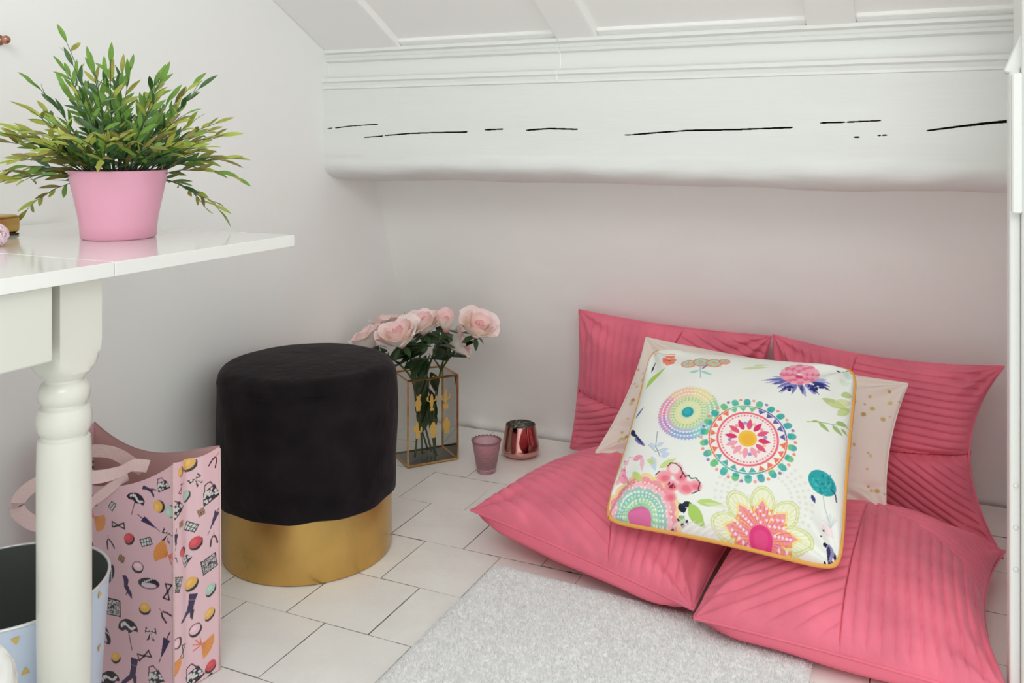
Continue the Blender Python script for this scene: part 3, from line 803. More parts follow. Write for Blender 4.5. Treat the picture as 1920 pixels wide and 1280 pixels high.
small_cushion('floral_cushion', fc, 'white cushion printed with bright mandalas and flowers, orange piping', floral(440, fsurf), 440, 0.062, 0.030,
              (0.035, 0.02, 0.03, 0.03), M['print'], M['cream_cloth'], (M['piping'], 0.0048), 0.7, 0.004, rc=0.05)
def dots(N):
    cv = Canvas(N, N, (232, 218, 210)); rnd = random.Random(9)
    for _ in range(46):
        gx, gy = rnd.random(), rnd.random()
        for q in range(rnd.randint(2, 5)):
            r = rnd.choice([0.004, 0.006, 0.009]); cv.ell(gx + rnd.uniform(-.06, .06), gy + rnd.uniform(-.1, .1), r, r * 1.9, rnd.choice([(205, 175, 115), (190, 155, 95), (215, 190, 140)]))
    return cv
dc = [(-0.678, 1.955, 0.178), (-0.056, 1.957, 0.142), (-0.017, 2.118, 0.372), (-0.617, 2.165, 0.408)]
small_cushion('dotted_cushion', dc, 'cream cushion with gold dots, tucked behind the floral cushion', dots(260), 260, 0.03, 0.042,
              (0.04, 0.05, 0.04, 0.05), M['print'], M['cream_cloth'], (M['cream_cloth'], 0.002), 1.9, 0.005,
              crease=lambda u, v: -0.008 * np.exp(-((v + 0.62 - 0.1 * np.sin(6 * u)) / 0.07) ** 2))

# ------------------------------------------------------------------ velvet stool
sx, sy = -1.232, 1.610
t = thing('velvet_stool', (sx, sy, 0), 'round black velvet stool with wide brass base band in the corner', 'stool')
b = MB(); b.lathe([(0.180, 0.0), (0.1835, 0.001), (0.184, 0.004), (0.184, 0.12), (0.184, 0.150), (0.17, 0.150)], (sx, sy, 0.001), 96); b.build('brass_base', M['brass'], t, sharp=40)
def vr(r, z, a):
    if z < 0.16: z = z + 0.0016 * math.sin(7 * a + 1) + 0.0012 * math.sin(13 * a)
    r = r + 0.0018 * math.sin(3 * a + z * 20) * (1 if r > 0.15 else 0) + 0.0012 * math.sin(8 * a + z * 30) * (1 if r > 0.15 else 0)
    return r, z
pf = [(0.185, 0.128), (0.190, 0.127), (0.1935, 0.131)]
pf += [(0.1945 + 0.002 * math.sin(k / 9 * math.pi), 0.131 + (0.383 - 0.131) * k / 9) for k in range(1, 10)]
for k in range(1, 9):
    a = k / 8 * math.pi / 2; pf.append((0.1585 + 0.036 * math.cos(a), 0.383 + 0.030 * math.sin(a)))
pf += [(0.13, 0.4165), (0.10, 0.419), (0.06, 0.4205), (0.02, 0.421), (0.0, 0.421)]
b = MB(); b.lathe(pf, (sx, sy, 0.001), 96, vr); b.build('velvet_seat', M['velvet_black'], t)
s = MB(); s.tube([(sx + 0.1942 * math.cos(k * math.pi / 24), sy + 0.1942 * math.sin(k * math.pi / 24), 0.380 + 0.001 * math.sin(k)) for k in range(49)], 0.0012, 6, False); s.build('seam', M['velvet_black'], t)

# ------------------------------------------------------------------ table
TX = -0.908
t = thing('drop_leaf_table', (-1.18, 0.4, 0), 'white painted table with turned legs and leaf end against the left wall', 'table')
b = MB(); b.box(-1.452, TX, -0.35, 0.7996, 0.732, 0.75, bev=0.0009, seg=2); b.build('tabletop', M['tabletop'], t, False)
b = MB(); b.box(-1.452, TX, 0.8008, 1.151, 0.732, 0.75, bev=0.0009, seg=2); lf = b.build('table_leaf', M['tabletop'], t, False)
b = MB(); b.box(-1.10, -1.06, 0.70, 1.05, 0.716, 0.7318, bev=0.002); b.build('leaf_support', M['cream'], t, False)
b = MB(); b.box(-1.00, -0.918, -0.22, 0.7215, 0.643, 0.7318, bev=0.002); b.build('drawer', M['cream'], t, False)
b = MB(); b.box(-1.42, -1.0, 0.755, 0.785, 0.645, 0.7318, bev=0.002); b.build('apron', M['cream'], t, False)
def turned_leg(cx, cy):
    h = 0.030; bm = bmesh.new(); bmesh.ops.create_cube(bm, size=1)
    m = MB()
    # square block whose lower corners are rounded in
    V = []; n = 40
    for (z, k) in [(0.7318, 0), (0.650, 0), (0.640, 0.02), (0.632, 0.10), (0.624, 0.25), (0.617, 0.5), (0.611, 0.8), (0.607, 1.0)]:
        for i in range(n):
            a = 2 * math.pi * i / n + math.pi / 4
            c_, s_ = math.cos(a), math.sin(a); q = h / max(abs(c_), abs(s_)); r = min(q, h * (1.36 - 0.62 * k) if k > 0 else 9)
            V.append((cx + r * c_, cy + r * s_, z))
    bm.free()
    m.add(V, [tuple(f) for f in grid_faces(n, 8, True)])
    m.lathe([(0.0225, 0.609), (0.0225, 0.605), (0.026, 0.602), (0.0295, 0.595), (0.030, 0.588), (0.0285, 0.581), (0.025, 0.577), (0.025, 0.575), (0.029, 0.572), (0.0315, 0.565), (0.0322, 0.556),
             (0.031, 0.547), (0.028, 0.541), (0.0265, 0.539), (0.0265, 0.536), (0.0295, 0.534), (0.0305, 0.529), (0.0312, 0.50), (0.0312, 0.30), (0.029, 0.12), (0.024, 0.05), (0.027, 0.04), (0.026, 0.0)][::-1], (cx, cy, 0), 40)
    return m.build('leg', M['cream'], t, True, sharp=32)
for (x, y) in ((-0.960, 0.770), (-1.40, 0.770), (-0.960, -0.25), (-1.40, -0.25)): turned_leg(x, y)

# ------------------------------------------------------------------ wooden stool seat tucked at the table
t = thing('wooden_stool', (-0.893, 0.388, 0), 'white rounded seat edge poking in at the lower left corner', 'stool')
V = []; prof_ = [(0.90, 0.393), (0.97, 0.396), (1.0, 0.406), (1.0, 0.418), (0.975, 0.427), (0.92, 0.430)]; n = 64
m_ = MB()
for (k, z) in prof_:
    for i in range(n):
        a = 2 * math.pi * i / n; c_, s_ = math.cos(a), math.sin(a); e = 0.55
        V.append((-0.893 + k * 0.19 * math.copysign(abs(c_) ** e, c_), 0.388 + k * 0.185 * math.copysign(abs(s_) ** e, s_), z))
m_.add(V, [tuple(f) for f in grid_faces(n, len(prof_), True)] + [tuple(range(n - 1, -1, -1)), tuple((len(prof_) - 1) * n + k for k in range(n))])
m_.build('seat', M['tabletop'], t, True, sharp=50)
for dx in (-1, 1):
    for dy in (-1, 1):
        m_ = MB(); m_.tube([(-0.893 + dx * 0.115, 0.388 + dy * 0.11, 0.396), (-0.893 + dx * 0.128, 0.388 + dy * 0.122, 0.0)], [0.017, 0.013], 14); m_.build('leg', M['cream'], t)

# ------------------------------------------------------------------ waste bin
bx_, by_ = -1.118, 0.806
t = thing('waste_bin', (bx_, by_, 0), 'powder blue metal bin with gold triangles and dark inside', 'bin')
b = MB(); b.lathe([(0.106, 0.0), (0.108, 0.002), (0.1285, 0.300), (0.1265, 0.300)], (bx_, by_, 0.001), 64, cap=False); b.build('outer_wall', M['bin_blue'], t, sharp=50)
b = MB(); b.lathe([(0.0, 0.006), (0.104, 0.006), (0.1262, 0.3005)], (bx_, by_, 0.001), 64, cap=False); b.build('inner_wall', M['bin_dark'], t, sharp=50)
b = MB(); b.tube([(bx_ + 0.1278 * math.cos(k * math.pi / 32), by_ + 0.1278 * math.sin(k * math.pi / 32), 0.302) for k in range(65)], 0.0022, 8, False); b.build('rim', M['bin_rim'], t)
sa = math.radians(111)
b = MB(); b.tube([(bx_ + 0.103 * math.cos(sa), by_ + 0.103 * math.sin(sa), 0.008), (bx_ + 0.1255 * math.cos(sa), by_ + 0.1255 * math.sin(sa), 0.300)], 0.002, 6); b.build('seam', M['bin_rim'], t)
tri_at = [(-125 + 11.3 * (i * 5 % 16) + 3 * (i % 3), 0.03 + 0.17 * ((i * 7) % 10) / 10) for i in range(30)]
for tx_, ty_ in ((30, 1200), (46, 1258), (183, 1112), (186, 1215), (60, 1330)):       # the ones in view near the rim
    tri_at.append(min(((a_, z_ / 1000) for a_ in range(-140, 60) for z_ in range(180, 292, 2)),
        key=lambda q_: sum((m_ - n_) ** 2 for m_, n_ in zip(proj((bx_ + (0.108 + 0.068 * q_[1]) * math.cos(R_(q_[0])), by_ + (0.108 + 0.068 * q_[1]) * math.sin(R_(q_[0])), q_[1])), (tx_, ty_)))))
for (deg_, z) in tri_at:
    a = R_(deg_)
    r = 0.1085 + 0.0205 * z / 0.3 + 0.0004
    n_ = Vector((math.cos(a), math.sin(a), -0.07)).normalized(); tt = Vector((-math.sin(a), math.cos(a), 0)); up = n_.cross(tt); c_ = Vector((bx_ + r * math.cos(a), by_ + r * math.sin(a), z + 0.001))
    q = random.uniform(0, 6.28); tri = []
    for k in range(3):
        w = q + k * 2.094; tri.append(c_ + tt * math.cos(w) * 0.0058 + up * math.sin(w) * 0.0058)
    m_ = MB(); m_.add(tri + [p + n_ * 0.0003 for p in tri], [(2, 1, 0), (3, 4, 5), (0, 1, 4, 3), (1, 2, 5, 4), (2, 0, 3, 5)]); m_.build('gold_triangle', M['gold_foil'], t, False)

# ------------------------------------------------------------------ printed shopping bag
BZ = 0.379
FLc, FRc, BRc, BLc = (-1.374, 1.050), (-1.092, 1.077), (-1.079, 1.168), (-1.385, 1.175)
BK = (38, 32, 42); PU = (58, 45, 82)
def motif(cv, kind, x, y, k, rot=0.0):
    c_, s_ = math.cos(rot), math.sin(rot)
    def T(a, b_): return (x + (a * c_ - b_ * s_) * k, y + (a * s_ + b_ * c_) * k)
    def E(a, b_, rx, ry, col, r=0.0, ring=None, al=1.0): p = T(a, b_); cv.ell(p[0], p[1], rx * k, ry * k, col, rot + r, al, ring=None if ring is None else ring * k)
    def Pl(pts, col, al=1.0): cv.poly([T(*p) for p in pts], col, al)
    def Ln(pts, w, col, al=1.0): cv.line([T(*p) for p in pts], w * k, col, al)
    if kind.startswith('mac'):
        col = {'y': (226, 176, 92), 'r': (206, 68, 78), 'p': (232, 190, 200), 'm': (172, 200, 184)}[kind[3]]
        E(2, -7, 25, 20, BK, .5); E(0, 0, 23, 18, col, .5); E(-4, 3, 12, 8, tuple(min(255, q + 22) for q in col), .5, al=.6)
        if kind[3] == 'p': E(0, 0, 25, 20, BK, .5, 3)
    elif kind == 'fan':
        pts = [(0, 0)] + [(62 * math.cos(R_(a)), 62 * math.sin(R_(a))) for a in range(-95, 6, 10)]
        Pl(pts, (228, 150, 78))
        for a in range(-95, 6, 12): Ln([(8 * math.cos(R_(a)), 8 * math.sin(R_(a))), (60 * math.cos(R_(a)), 60 * math.sin(R_(a)))], 2, (200, 115, 55))
        for a in (120, 150, 190, 90): Ln([(0, 0), (36 * math.cos(R_(a)), 36 * math.sin(R_(a)))], 5, (216, 108, 84))
    elif kind == 'umb':
        Pl([(48 * math.cos(R_(a)), 40 * math.sin(R_(a))) for a in range(-10, 191, 15)] + [(-30, -12), (-12, -4), (8, -14), (28, -4)], BK)
        for q in range(7): E(-30 + 10 * q, 12 + 9 * math.sin(q), 5, 9, (225, 215, 218), .3 * q)
        Ln([(0, 0), (10, -55), (14, -80)], 4, BK)
    elif kind == 'closed':
        Pl([(-14, 30), (14, 26), (6, -20), (-2, -50), (-6, -20)], PU); Ln([(0, 30), (4, 55)], 4, BK); Ln([(-2, -50), (-3, -64)], 3, BK)
    elif kind == 'bow':
        for q in (-1, 1): Ln([(0, 0), (28 * q, 14), (30 * q, -12), (0, 0)], 6, BK)
        E(0, 0, 6, 6, BK)
    elif kind == 'bowd':
        for q in (-1, 1): Pl([(0, 0), (22 * q, 18), (26 * q, -6)], BK); E(14 * q, 5, 5, 5, (225, 210, 215)); Pl([(0, 0), (18 * q, -36), (6 * q, -32)], BK)
        Ln([(4, -6), (10, -28)], 3, (220, 205, 210))
    elif kind == 'comb':
        Ln([(-18, -24), (-14, 2), (-6, 14)], 7, BK); Ln([(18, -20), (10, 4), (2, 14)], 7, BK); Ln([(-2, 18), (0, 34)], 4, (205, 110, 120))
    elif kind == 'compact':
        Pl([(-24, -16), (24, -16), (24, 16), (-24, 16)], BK); Pl([(-20, -12), (20, -12), (20, 12), (-20, 12)], (210, 212, 210))
        for q in (-12, 0, 12): Ln([(q, -12), (q + 4, 12)], 3, BK)
        Ln([(-20, 2), (20, -2)], 3, BK)
    elif kind == 'check':
        Pl([(-15, -15), (15, -15), (15, 15), (-15, 15)], (96, 62, 48))
        for q in (-8, 2, 11): Ln([(q, -15), (q, 15)], 2.5, (190, 150, 120)); Ln([(-15, q), (15, q)], 2.5, (190, 150, 120))
    elif kind == 'brace':
        E(0, 0, 22, 46, BK, -.35); E(-8, 2, 10, 32, (214, 192, 200), -.35)
        for q in range(6): E(13 - q * .8, -26 + 10 * q, 4, 4, (205, 200, 205))
    elif kind == 'shoe':
        Pl([(-12, 45), (4, 48), (18, 30), (10, 5), (26, -25), (24, -48), (8, -30), (-10, 0), (-6, 22)], PU); Ln([(12, 0), (-2, -30)], 5, BK)
    elif kind == 'boot':
        Pl([(-8, 55), (24, 55), (18, 5), (24, -40), (14, -42), (8, -18), (-20, -45), (-40, -50), (-36, -40), (-8, -8), (-4, 20)], PU); Ln([(20, -10), (22, -46)], 6, BK); Ln([(-4, 30), (20, 28)], 3, (120, 105, 135))
    elif kind == 'brooch':
        Pl([(-42, -34), (42, -34), (42, 34), (-42, 34)], BK)
        for q in (36, 26, 16): Pl([(-q, -q * .8), (q, -q * .8), (q, q * .8), (-q, q * .8)], (172, 168, 168)); Pl([(-q + 4, -q * .8 + 4), (q - 4, -q * .8 + 4), (q - 4, q * .8 - 4), (-q + 4, q * .8 - 4)], (60, 58, 60))
        rr = random.Random(3)
        for _ in range(40): E(rr.uniform(-36, 36), rr.uniform(-28, 28), 3, 3, (200, 196, 196))
    elif kind == 'purse':
        Pl([(-46, -36), (40, -36), (30, 22), (-30, 22)], BK)
        rr = random.Random(8)
        for _ in range(26): E(rr.uniform(-34, 30), rr.uniform(-30, 16), 6, 5, (215, 212, 212))
        Ln([(-24, 22), (-14, 46), (12, 46), (22, 22)], 5, BK)
def bag_canvas(face, unit, w, h, aspect, items, bgc):
    cv = Canvas(w, h, bgc, aspect)
    q = [proj((face[0][0], face[0][1], 0)), proj((face[1][0], face[1][1], 0)), proj((face[1][0], face[1][1], BZ)), proj((face[0][0], face[0][1], BZ))]
    H = homography(q, [(0, 0), (1, 0), (1, aspect), (0, aspect)])
    for (kd, x, y, rot, sc) in items:
        u, v = H(x / 2.56, 780 + y / 2.56); motif(cv, kd, u, v, unit * sc, rot)
    return cv
front_items = [('umb', 685, 385, -.5, .75), ('purse', 790, 325, .4, .6), ('boot', 740, 345, 1.2, .5), ('brace', 485, 365, 1.2, .9), ('compact', 587, 405, .9, .8), ('macy', 770, 425, 1.2, 1), ('macm', 815, 455, 1.2, 1),
    ('fan', 488, 462, .2, 1), ('bow', 605, 503, 0, .95), ('closed', 730, 498, 1.0, .9), ('macr', 647, 567, .3, 1), ('comb', 557, 592, .2, 1), ('compact', 720, 592, .3, 1), ('bowd', 810, 562, -.3, 1),
    ('shoe', 470, 617, .6, .6), ('check', 610, 668, -.4, 1), ('macp', 683, 708, -.6, 1), ('fan', 812, 668, 3.5, 1), ('brace', 545, 745, -.1, 1), ('shoe', 625, 805, .1, 1), ('brace', 728, 793, 1.9, 1), ('bow', 808, 840, 1.4, 1),
    ('brooch', 555, 905, 0, 1), ('macy', 710, 908, -.3, 1.05), ('comb', 797, 950, .8, 1), ('brace', 518, 1032, .9, 1), ('umb', 630, 1010, .05, 1), ('bowd', 735, 1025, 0, 1), ('closed', 795, 1100, -.3, 1.1),
    ('macp', 483, 1148, 0, 1), ('macy', 570, 1143, 0, .95), ('bow', 705, 1140, .4, 1), ('boot', 645, 1220, -.1, 1.1), ('umb', 545, 1258, .3, 1), ('purse', 752, 1240, .4, .85),
    ('macy', 420, 420, 0, 1), ('umb', 380, 520, .3, 1), ('macr', 300, 620, 0, 1), ('bow', 350, 690, 0, 1), ('boot', 410, 760, 0, 1), ('brooch', 300, 820, 0, 1), ('macm', 230, 560, 0, 1), ('fan', 200, 760, 0, 1), ('closed', 390, 960, 0, 1), ('macp', 250, 980, 0, 1)]
side_items = [('macy', 870, 268, 1, .8), ('macy', 922, 232, .2, 1.2), ('comb', 1030, 215, -.6, 1), ('bowd', 945, 305, .6, .95), ('purse', 1010, 368, .3, 1), ('bow', 873, 350, 1.2, .6), ('macm', 905, 388, .5, .95), ('purse', 850, 445, .6, .8),
    ('check', 968, 460, .3, 1), ('closed', 1030, 490, -.5, 1), ('check', 876, 518, 0, .8), ('compact', 928, 535, -.5, 1.1), ('macr', 945, 607, .2, 1.15), ('comb', 1027, 590, 0, 1), ('macr', 880, 655, 1.2, .8), ('purse', 905, 695, .8, .55),
    ('brooch', 1005, 708, .2, .9), ('brooch', 850, 810, 1.2, .7), ('macy', 925, 805, .2, 1.2), ('macm', 1010, 828, .1, 1.1), ('boot', 918, 925, -.2, 1), ('macy', 1005, 945, .1, 1.1), ('macp', 942, 1025, .2, 1.1), ('macp', 850, 1090, 1, .9),
    ('bow', 882, 1130, 1.3, .8), ('fan', 968, 1095, .2, 1), ('fan', 815, 1205, .2, .9), ('macr', 1012, 1195, -.4, 1.1), ('purse', 935, 1245, .4, 1), ('comb', 840, 690, 0, .6), ('closed', 845, 590, 0, .7), ('brace', 1000, 1290, 0, 1)]
fw = math.dist(FLc, FRc); sw = math.dist(FRc, BRc)
cvF = bag_canvas((FLc, FRc), 1 / 680, 330, 400, BZ / fw, front_items, (222, 182, 190))
cvS = bag_canvas((FRc, BRc), 1 / 225, 130, 420, BZ / sw, side_items, (228, 190, 198))
t = thing('shopping_bag', (-1.24, 1.11, 0), 'pink glossy shopping bag printed with macarons, fans and accessories', 'bag')
def panel(name, a, b_, topf, bulge, nu, nv, cv=None, m=None, inset=0.0, inward=(0, 0)):
    u, v = np.meshgrid(np.linspace(0, 1, nu), np.linspace(0, 1, nv))
    top = topf(u)
    z = 0.002 + v * top
    P = np.zeros(u.shape + (3,))
    d = np.array([b_[0] - a[0], b_[1] - a[1]]); n = np.array([d[1], -d[0]]) / np.linalg.norm(d)
    P[..., 0] = a[0] + d[0] * u; P[..., 1] = a[1] + d[1] * u; P[..., 2] = z
    off = bulge(u, v)
    P[..., 0] += n[0] * off + inward[0]; P[..., 1] += n[1] * off + inward[1]
    F = grid_faces(nu, nv)
    me = fast_mesh(name, P.reshape(-1, 3), F)
    if cv is not None:
        iu = np.clip((u * (cv.w - 1)).round().astype(int), 0, cv.w - 1); iv = np.clip((z / BZ * (cv.h - 1)).round().astype(int), 0, cv.h - 1)
        set_col(me, cv.a[iv, iu].reshape(-1, 3))
    return obj(name, me, m, t), P
topF = lambda u: BZ - 0.046 * np.sin(math.pi * np.clip(u, 0, 1) ** 1.0) ** 0.9 - 0.004 * np.sin(9 * u)
topB = lambda u: BZ + 0.002 - 0.038 * np.sin(math.pi * u ** 0.8) ** 1.1
topS = lambda u: BZ + 0.0 * u - 0.006 * np.sin(math.pi * u)
bF = lambda u, v: 0.012 * np.sin(math.pi * u) * (1 - 0.3 * v) + 0.004 * np.sin(7 * u + 3 * v) * np.sin(math.pi * u) + 0.02 * np.sin(math.pi * u) * v ** 4
bS = lambda u, v: -0.011 * np.exp(-((u - 0.36) / 0.14) ** 2) * (0.4 + 0.6 * v)
panel('front_panel', FLc, FRc, topF, bF, 330, 380, cvF, M['vinyl'])
panel('side_gusset', FRc, BRc, topS, bS, 110, 400, cvS, M['vinyl'])
panel('back_panel', BRc, BLc, lambda u: topB(1 - u), lambda u, v: 0.006 * np.sin(math.pi * u), 160, 160, cvF, M['vinyl'])
panel('side_gusset', BLc, FLc, topS, bS, 60, 200, cvS, M['vinyl'])
# plain lining a hair inside each face
panel('lining', FLc, FRc, lambda u: topF(u) - 0.002, lambda u, v: bF(u, v) - 0.0015, 40, 30, None, M['vinyl_pink'])
panel('lining', BRc, BLc, lambda u: topB(1 - u) - 0.002, lambda u, v: 0.006 * np.sin(math.pi * u) - 0.0015, 40, 30, None, M['vinyl_pink'])
panel('lining', FRc, BRc, lambda u: topS(u) - 0.002, lambda u, v: bS(u, v) - 0.0015, 24, 30, None, M['vinyl_pink'])
b = MB(); b.add([(FLc[0], FLc[1], .002), (FRc[0], FRc[1], .002), (BRc[0], BRc[1], .002), (BLc[0], BLc[1], .002)], [(3, 2, 1, 0)]); b.build('bottom', M['vinyl_pink'], t, False)
for (p, q) in ((FRc, 1), (BRc, 1)):     # welted corner seams
    b = MB(); b.tube([(p[0] + 0.001, p[1], 0.003), (p[0] + 0.0015, p[1], 0.2), (p[0], p[1], BZ - 0.001)], 0.0016, 6); b.build('welt', M['strap'], t)
def ribbon(path, wdirs, wid, th, name, m, parent):
    path = [Vector(p) for p in path]
    # Catmull-Rom resample
    out = []; wd = []
    for i in range(len(path) - 1):
        p0, p1, p2, p3 = path[max(i - 1, 0)], path[i], path[i + 1], path[min(i + 2, len(path) - 1)]
        for k in range(8):
            s = k / 8
            out.append(0.5 * ((2 * p1) + (p2 - p0) * s + (2 * p0 - 5 * p1 + 4 * p2 - p3) * s * s + (3 * p1 - p0 - 3 * p2 + p3) * s ** 3))
            wd.append(Vector(wdirs[i]).lerp(Vector(wdirs[i + 1]), s))
    out.append(path[-1]); wd.append(Vector(wdirs[-1]))
    V = []
    for i, p in enumerate(out):
        tn = (out[min(i + 1, len(out) - 1)] - out[max(i - 1, 0)]).normalized(); w = wd[i]; w = (w - tn * w.dot(tn)).normalized(); n = tn.cross(w)
        for (a, c) in ((-1, -1), (1, -1), (1, 1), (-1, 1)): V.append(p + w * a * wid / 2 + n * c * th / 2)
    F = [tuple(f) for f in grid_faces(4, len(out), True)] + [(3, 2, 1, 0), tuple(len(V) - 4 + k for k in range(4))]
    m_ = MB(); m_.add(V, F); return m_.build(name, m, parent, True, sharp=40)
up = (0.1, 0.1, 1)
hp = [at_d(278, 874, 1.446), at_d(250, 872, 1.435), at_d(222, 885, 1.42), at_d(180, 894, 1.40), at_d(125, 893, 1.375), at_d(72, 905, 1.35), at_d(38, 932, 1.335), at_d(35, 960, 1.335), at_d(75, 984, 1.36), at_d(125, 975, 1.395), at_d(175, 940, 1.42), at_d(215, 908, 1.428), at_d(240, 893, 1.440)]
ribbon(hp, [(0.4, 0.2, .8)] * 3 + [up] * 7 + [(.5, 0, .8)] * 3, 0.021, 0.002, 'handle', M['strap'], t)
hb = [at_d(268, 880, 1.515), at_d(246, 868, 1.50), at_d(228, 856, 1.49), at_d(205, 847, 1.485), at_d(175, 845, 1.49), at_d(135, 850, 1.51), at_d(105, 858, 1.54), at_d(100, 872, 1.58), at_d(125, 885, 1.61)]
ribbon(hb, [up] * len(hb), 0.020, 0.002, 'handle', M['strap'], t)

# ------------------------------------------------------------------ potted bamboo-leaf plant
px_, py_, pz_ = -1.133, 1.006, 0.7502
t = thing('potted_plant', (px_, py_, pz_), 'leafy green artificial plant in a pink pot on the white table', 'plant')
b = MB(); b.lathe([(0.0, 0.0), (0.052, 0.0), (0.0548, 0.002), (0.0565, 0.022), (0.059, 0.038), (0.0715, 0.100), (0.0722, 0.1045), (0.0712, 0.1055), (0.069, 0.104), (0.060, 0.06), (0.0, 0.058)], (px_, py_, pz_), 64); b.build('pot', M['pot'], t, sharp=50)
b = MB(); b.lathe([(0.0, 0.098), (0.03, 0.0975), (0.068, 0.094)], (px_, py_, pz_), 32); b.build('soil', M['soil'], t)
def leaf_mesh(l, w, m, fold=0.25, curl=0.12, rows=6):
    V = []; 
    for k in range(rows + 1):
        s = k / rows; ww = w * (math.sin(math.pi * min(1, s * 0.93 + 0.04)) ** 0.9) * (1 - 0.25 * s) if k < rows else 0.0002
        z = -curl * l * s * s
        V += [(-ww, l * s, z + ww * fold), (0, l * s, z), (ww, l * s, z + ww * fold)]
    F = [tuple(f) for f in grid_faces(3, rows + 1)]
    me = fast_mesh('leaf', V, F); me.materials.append(m); return me
leafs = [leaf_mesh(1.0, 0.135, m) for m in LEAFM]
rnd = random.Random(21)
leaf_specs = []
base = Vector((px_, py_, pz_ + 0.094))
def frame(d, nrm):
    d = d.normalized(); x = d.cross(nrm).normalized(); z = x.cross(d)
    return Matrix((x, d, z)).transposed()
NS = 92
stems = []
for i in range(NS):
    az = 2.39996 * i + rnd.uniform(-.25, .25)
    f = (i + 0.5) / NS
    el = R_(90 - 78 * f ** 0.9 + rnd.uniform(-9, 9)); ln = rnd.uniform(0.125, 0.19) if f < 0.4 else rnd.uniform(0.105, 0.156)
    tc_ = math.cos(az) * 0.75 - math.sin(az) * 0.66
    if f > 0.8 and tc_ < 0.3 and i % 2: el -= R_(22)
    if tc_ > 0.35: el = max(el, R_(34 + 16 * rnd.random()))
    if i == 3: ln = 0.235; az = 3.3; el = R_(74)
    hd = Vector((math.cos(az), math.sin(az), 0))
    p = base + hd * 0.045 * math.sqrt(f) + Vector((rnd.uniform(-.008, .008), rnd.uniform(-.008, .008), 0))
    pts = [p.copy()]; n = 11; e = el
    kx = rnd.uniform(-.5, .5)
    for k in range(n):
        e -= (0.012 + 0.055 * f) * (0.6 + 1.0 * k / n)
        dv = Vector((math.cos(az + kx * k / n) * math.cos(e), math.sin(az + kx * k / n) * math.cos(e), math.sin(e)))
        p = p + dv * ln / n + Vector((0, 0, 0.0016 * math.sin(2.1 * k + i))); pts.append(p.copy())
    for q in pts:      # stay clear of the wall behind and the table below
        q.x = max(q.x, XL + 0.012)
        if math.hypot(q.x - px_, q.y - py_) > 0.066: q.z = max(q.z, pz_ + 0.02)
    b = MB(); b.tube(pts, [0.0010 - 0.0006 * k / n for k in range(n + 1)], 5)
    so = b.build('stem', M['stem'], t); stems.append(so)
    nl = 11
    for k in range(nl):
        s = 0.16 + 0.84 * (k + 0.6) / nl; fi = s * n; a = min(int(fi), n - 1)
        pos = pts[a].lerp(pts[a + 1], min(1, fi - a)); tan = (pts[a + 1] - pts[a]).normalized()
        side = tan.cross(Vector((0, 0, 1))); side = side.normalized() if side.length > 0.05 else Vector((math.cos(az + 1.5), math.sin(az + 1.5), 0))
        sg = 1 if k % 2 else -1
        d = tan * 0.85 + side * sg * rnd.uniform(.35, .95) + Vector((rnd.uniform(-.35, .35), rnd.uniform(-.35, .35), rnd.uniform(-.3, .45)))
        if k == nl - 1: d = tan
        L_ = rnd.uniform(0.024, 0.037) * (1.12 if s < .6 else 1.0)
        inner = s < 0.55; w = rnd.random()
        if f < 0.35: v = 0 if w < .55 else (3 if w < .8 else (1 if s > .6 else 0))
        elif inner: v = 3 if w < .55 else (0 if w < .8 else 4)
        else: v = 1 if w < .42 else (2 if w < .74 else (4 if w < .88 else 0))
        nr = Vector((0.55 + rnd.uniform(-.6, .6), -0.5 + rnd.uniform(-.6, .6), .7))
        leaf_specs.append((so, pos, frame(d, nr), L_, v))
leaf_specs.sort(key=lambda q: -(q[1].x * 0.72 - q[1].y * 0.7))
rest = [MB() for _ in LEAFM]
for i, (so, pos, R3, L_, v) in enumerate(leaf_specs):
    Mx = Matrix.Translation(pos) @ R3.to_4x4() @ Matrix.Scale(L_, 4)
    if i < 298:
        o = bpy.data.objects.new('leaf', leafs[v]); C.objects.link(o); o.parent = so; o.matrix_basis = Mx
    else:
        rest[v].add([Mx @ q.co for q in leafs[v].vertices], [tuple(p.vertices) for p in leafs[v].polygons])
for r_, m in zip(rest, LEAFM):
    if r_.v: r_.build('far_foliage', m, t, kind='stuff')

# ------------------------------------------------------------------ glass vase
A0 = np.array([-1.2736, 2.104]); ud = np.array([0.631, 0.776]); vd = np.array([-0.776, 0.631]); WV, DV, HV = 0.148, 0.115, 0.240
def vp(a, d, z, off=0.0): p = A0 + ud * a * WV + vd * (d * DV); return Vector((p[0], p[1], z))
vc = vp(.5, .5, 0)
t = thing('glass_vase', vc, 'square glass vase with brass edges and gold cactus print holding roses', 'vase')
zb, zt = 0.003, HV
co_ = [(0, 0), (1, 0), (1, 1), (0, 1)]
for i in range(4):
    a, d = co_[i]; a2, d2 = co_[(i + 1) % 4]
    b = MB(); b.tube([vp(a, d, zb), vp(a, d, zt)], 0.0034, 4); b.build('brass_edge', M['brass_frame'], t, False)
    for z in (zb + .001, zt): b = MB(); b.tube([vp(a, d, z), vp(a2, d2, z)], 0.0032, 4); b.build('brass_edge', M['brass_frame'], t, False)
    b = MB(); b.add([vp(a, d, zb), vp(a2, d2, zb), vp(a2, d2, zt), vp(a, d, zt)], [(0, 1, 2, 3)]); pane = b.build('glass_pane', M['glass'], t, False)
    if i == 0: fpane = pane
b = MB(); b.add([vp(*c_, zb + .001) for c_ in co_], [(0, 1, 2, 3)]); b.build('glass_base', M['glass'], t, False)
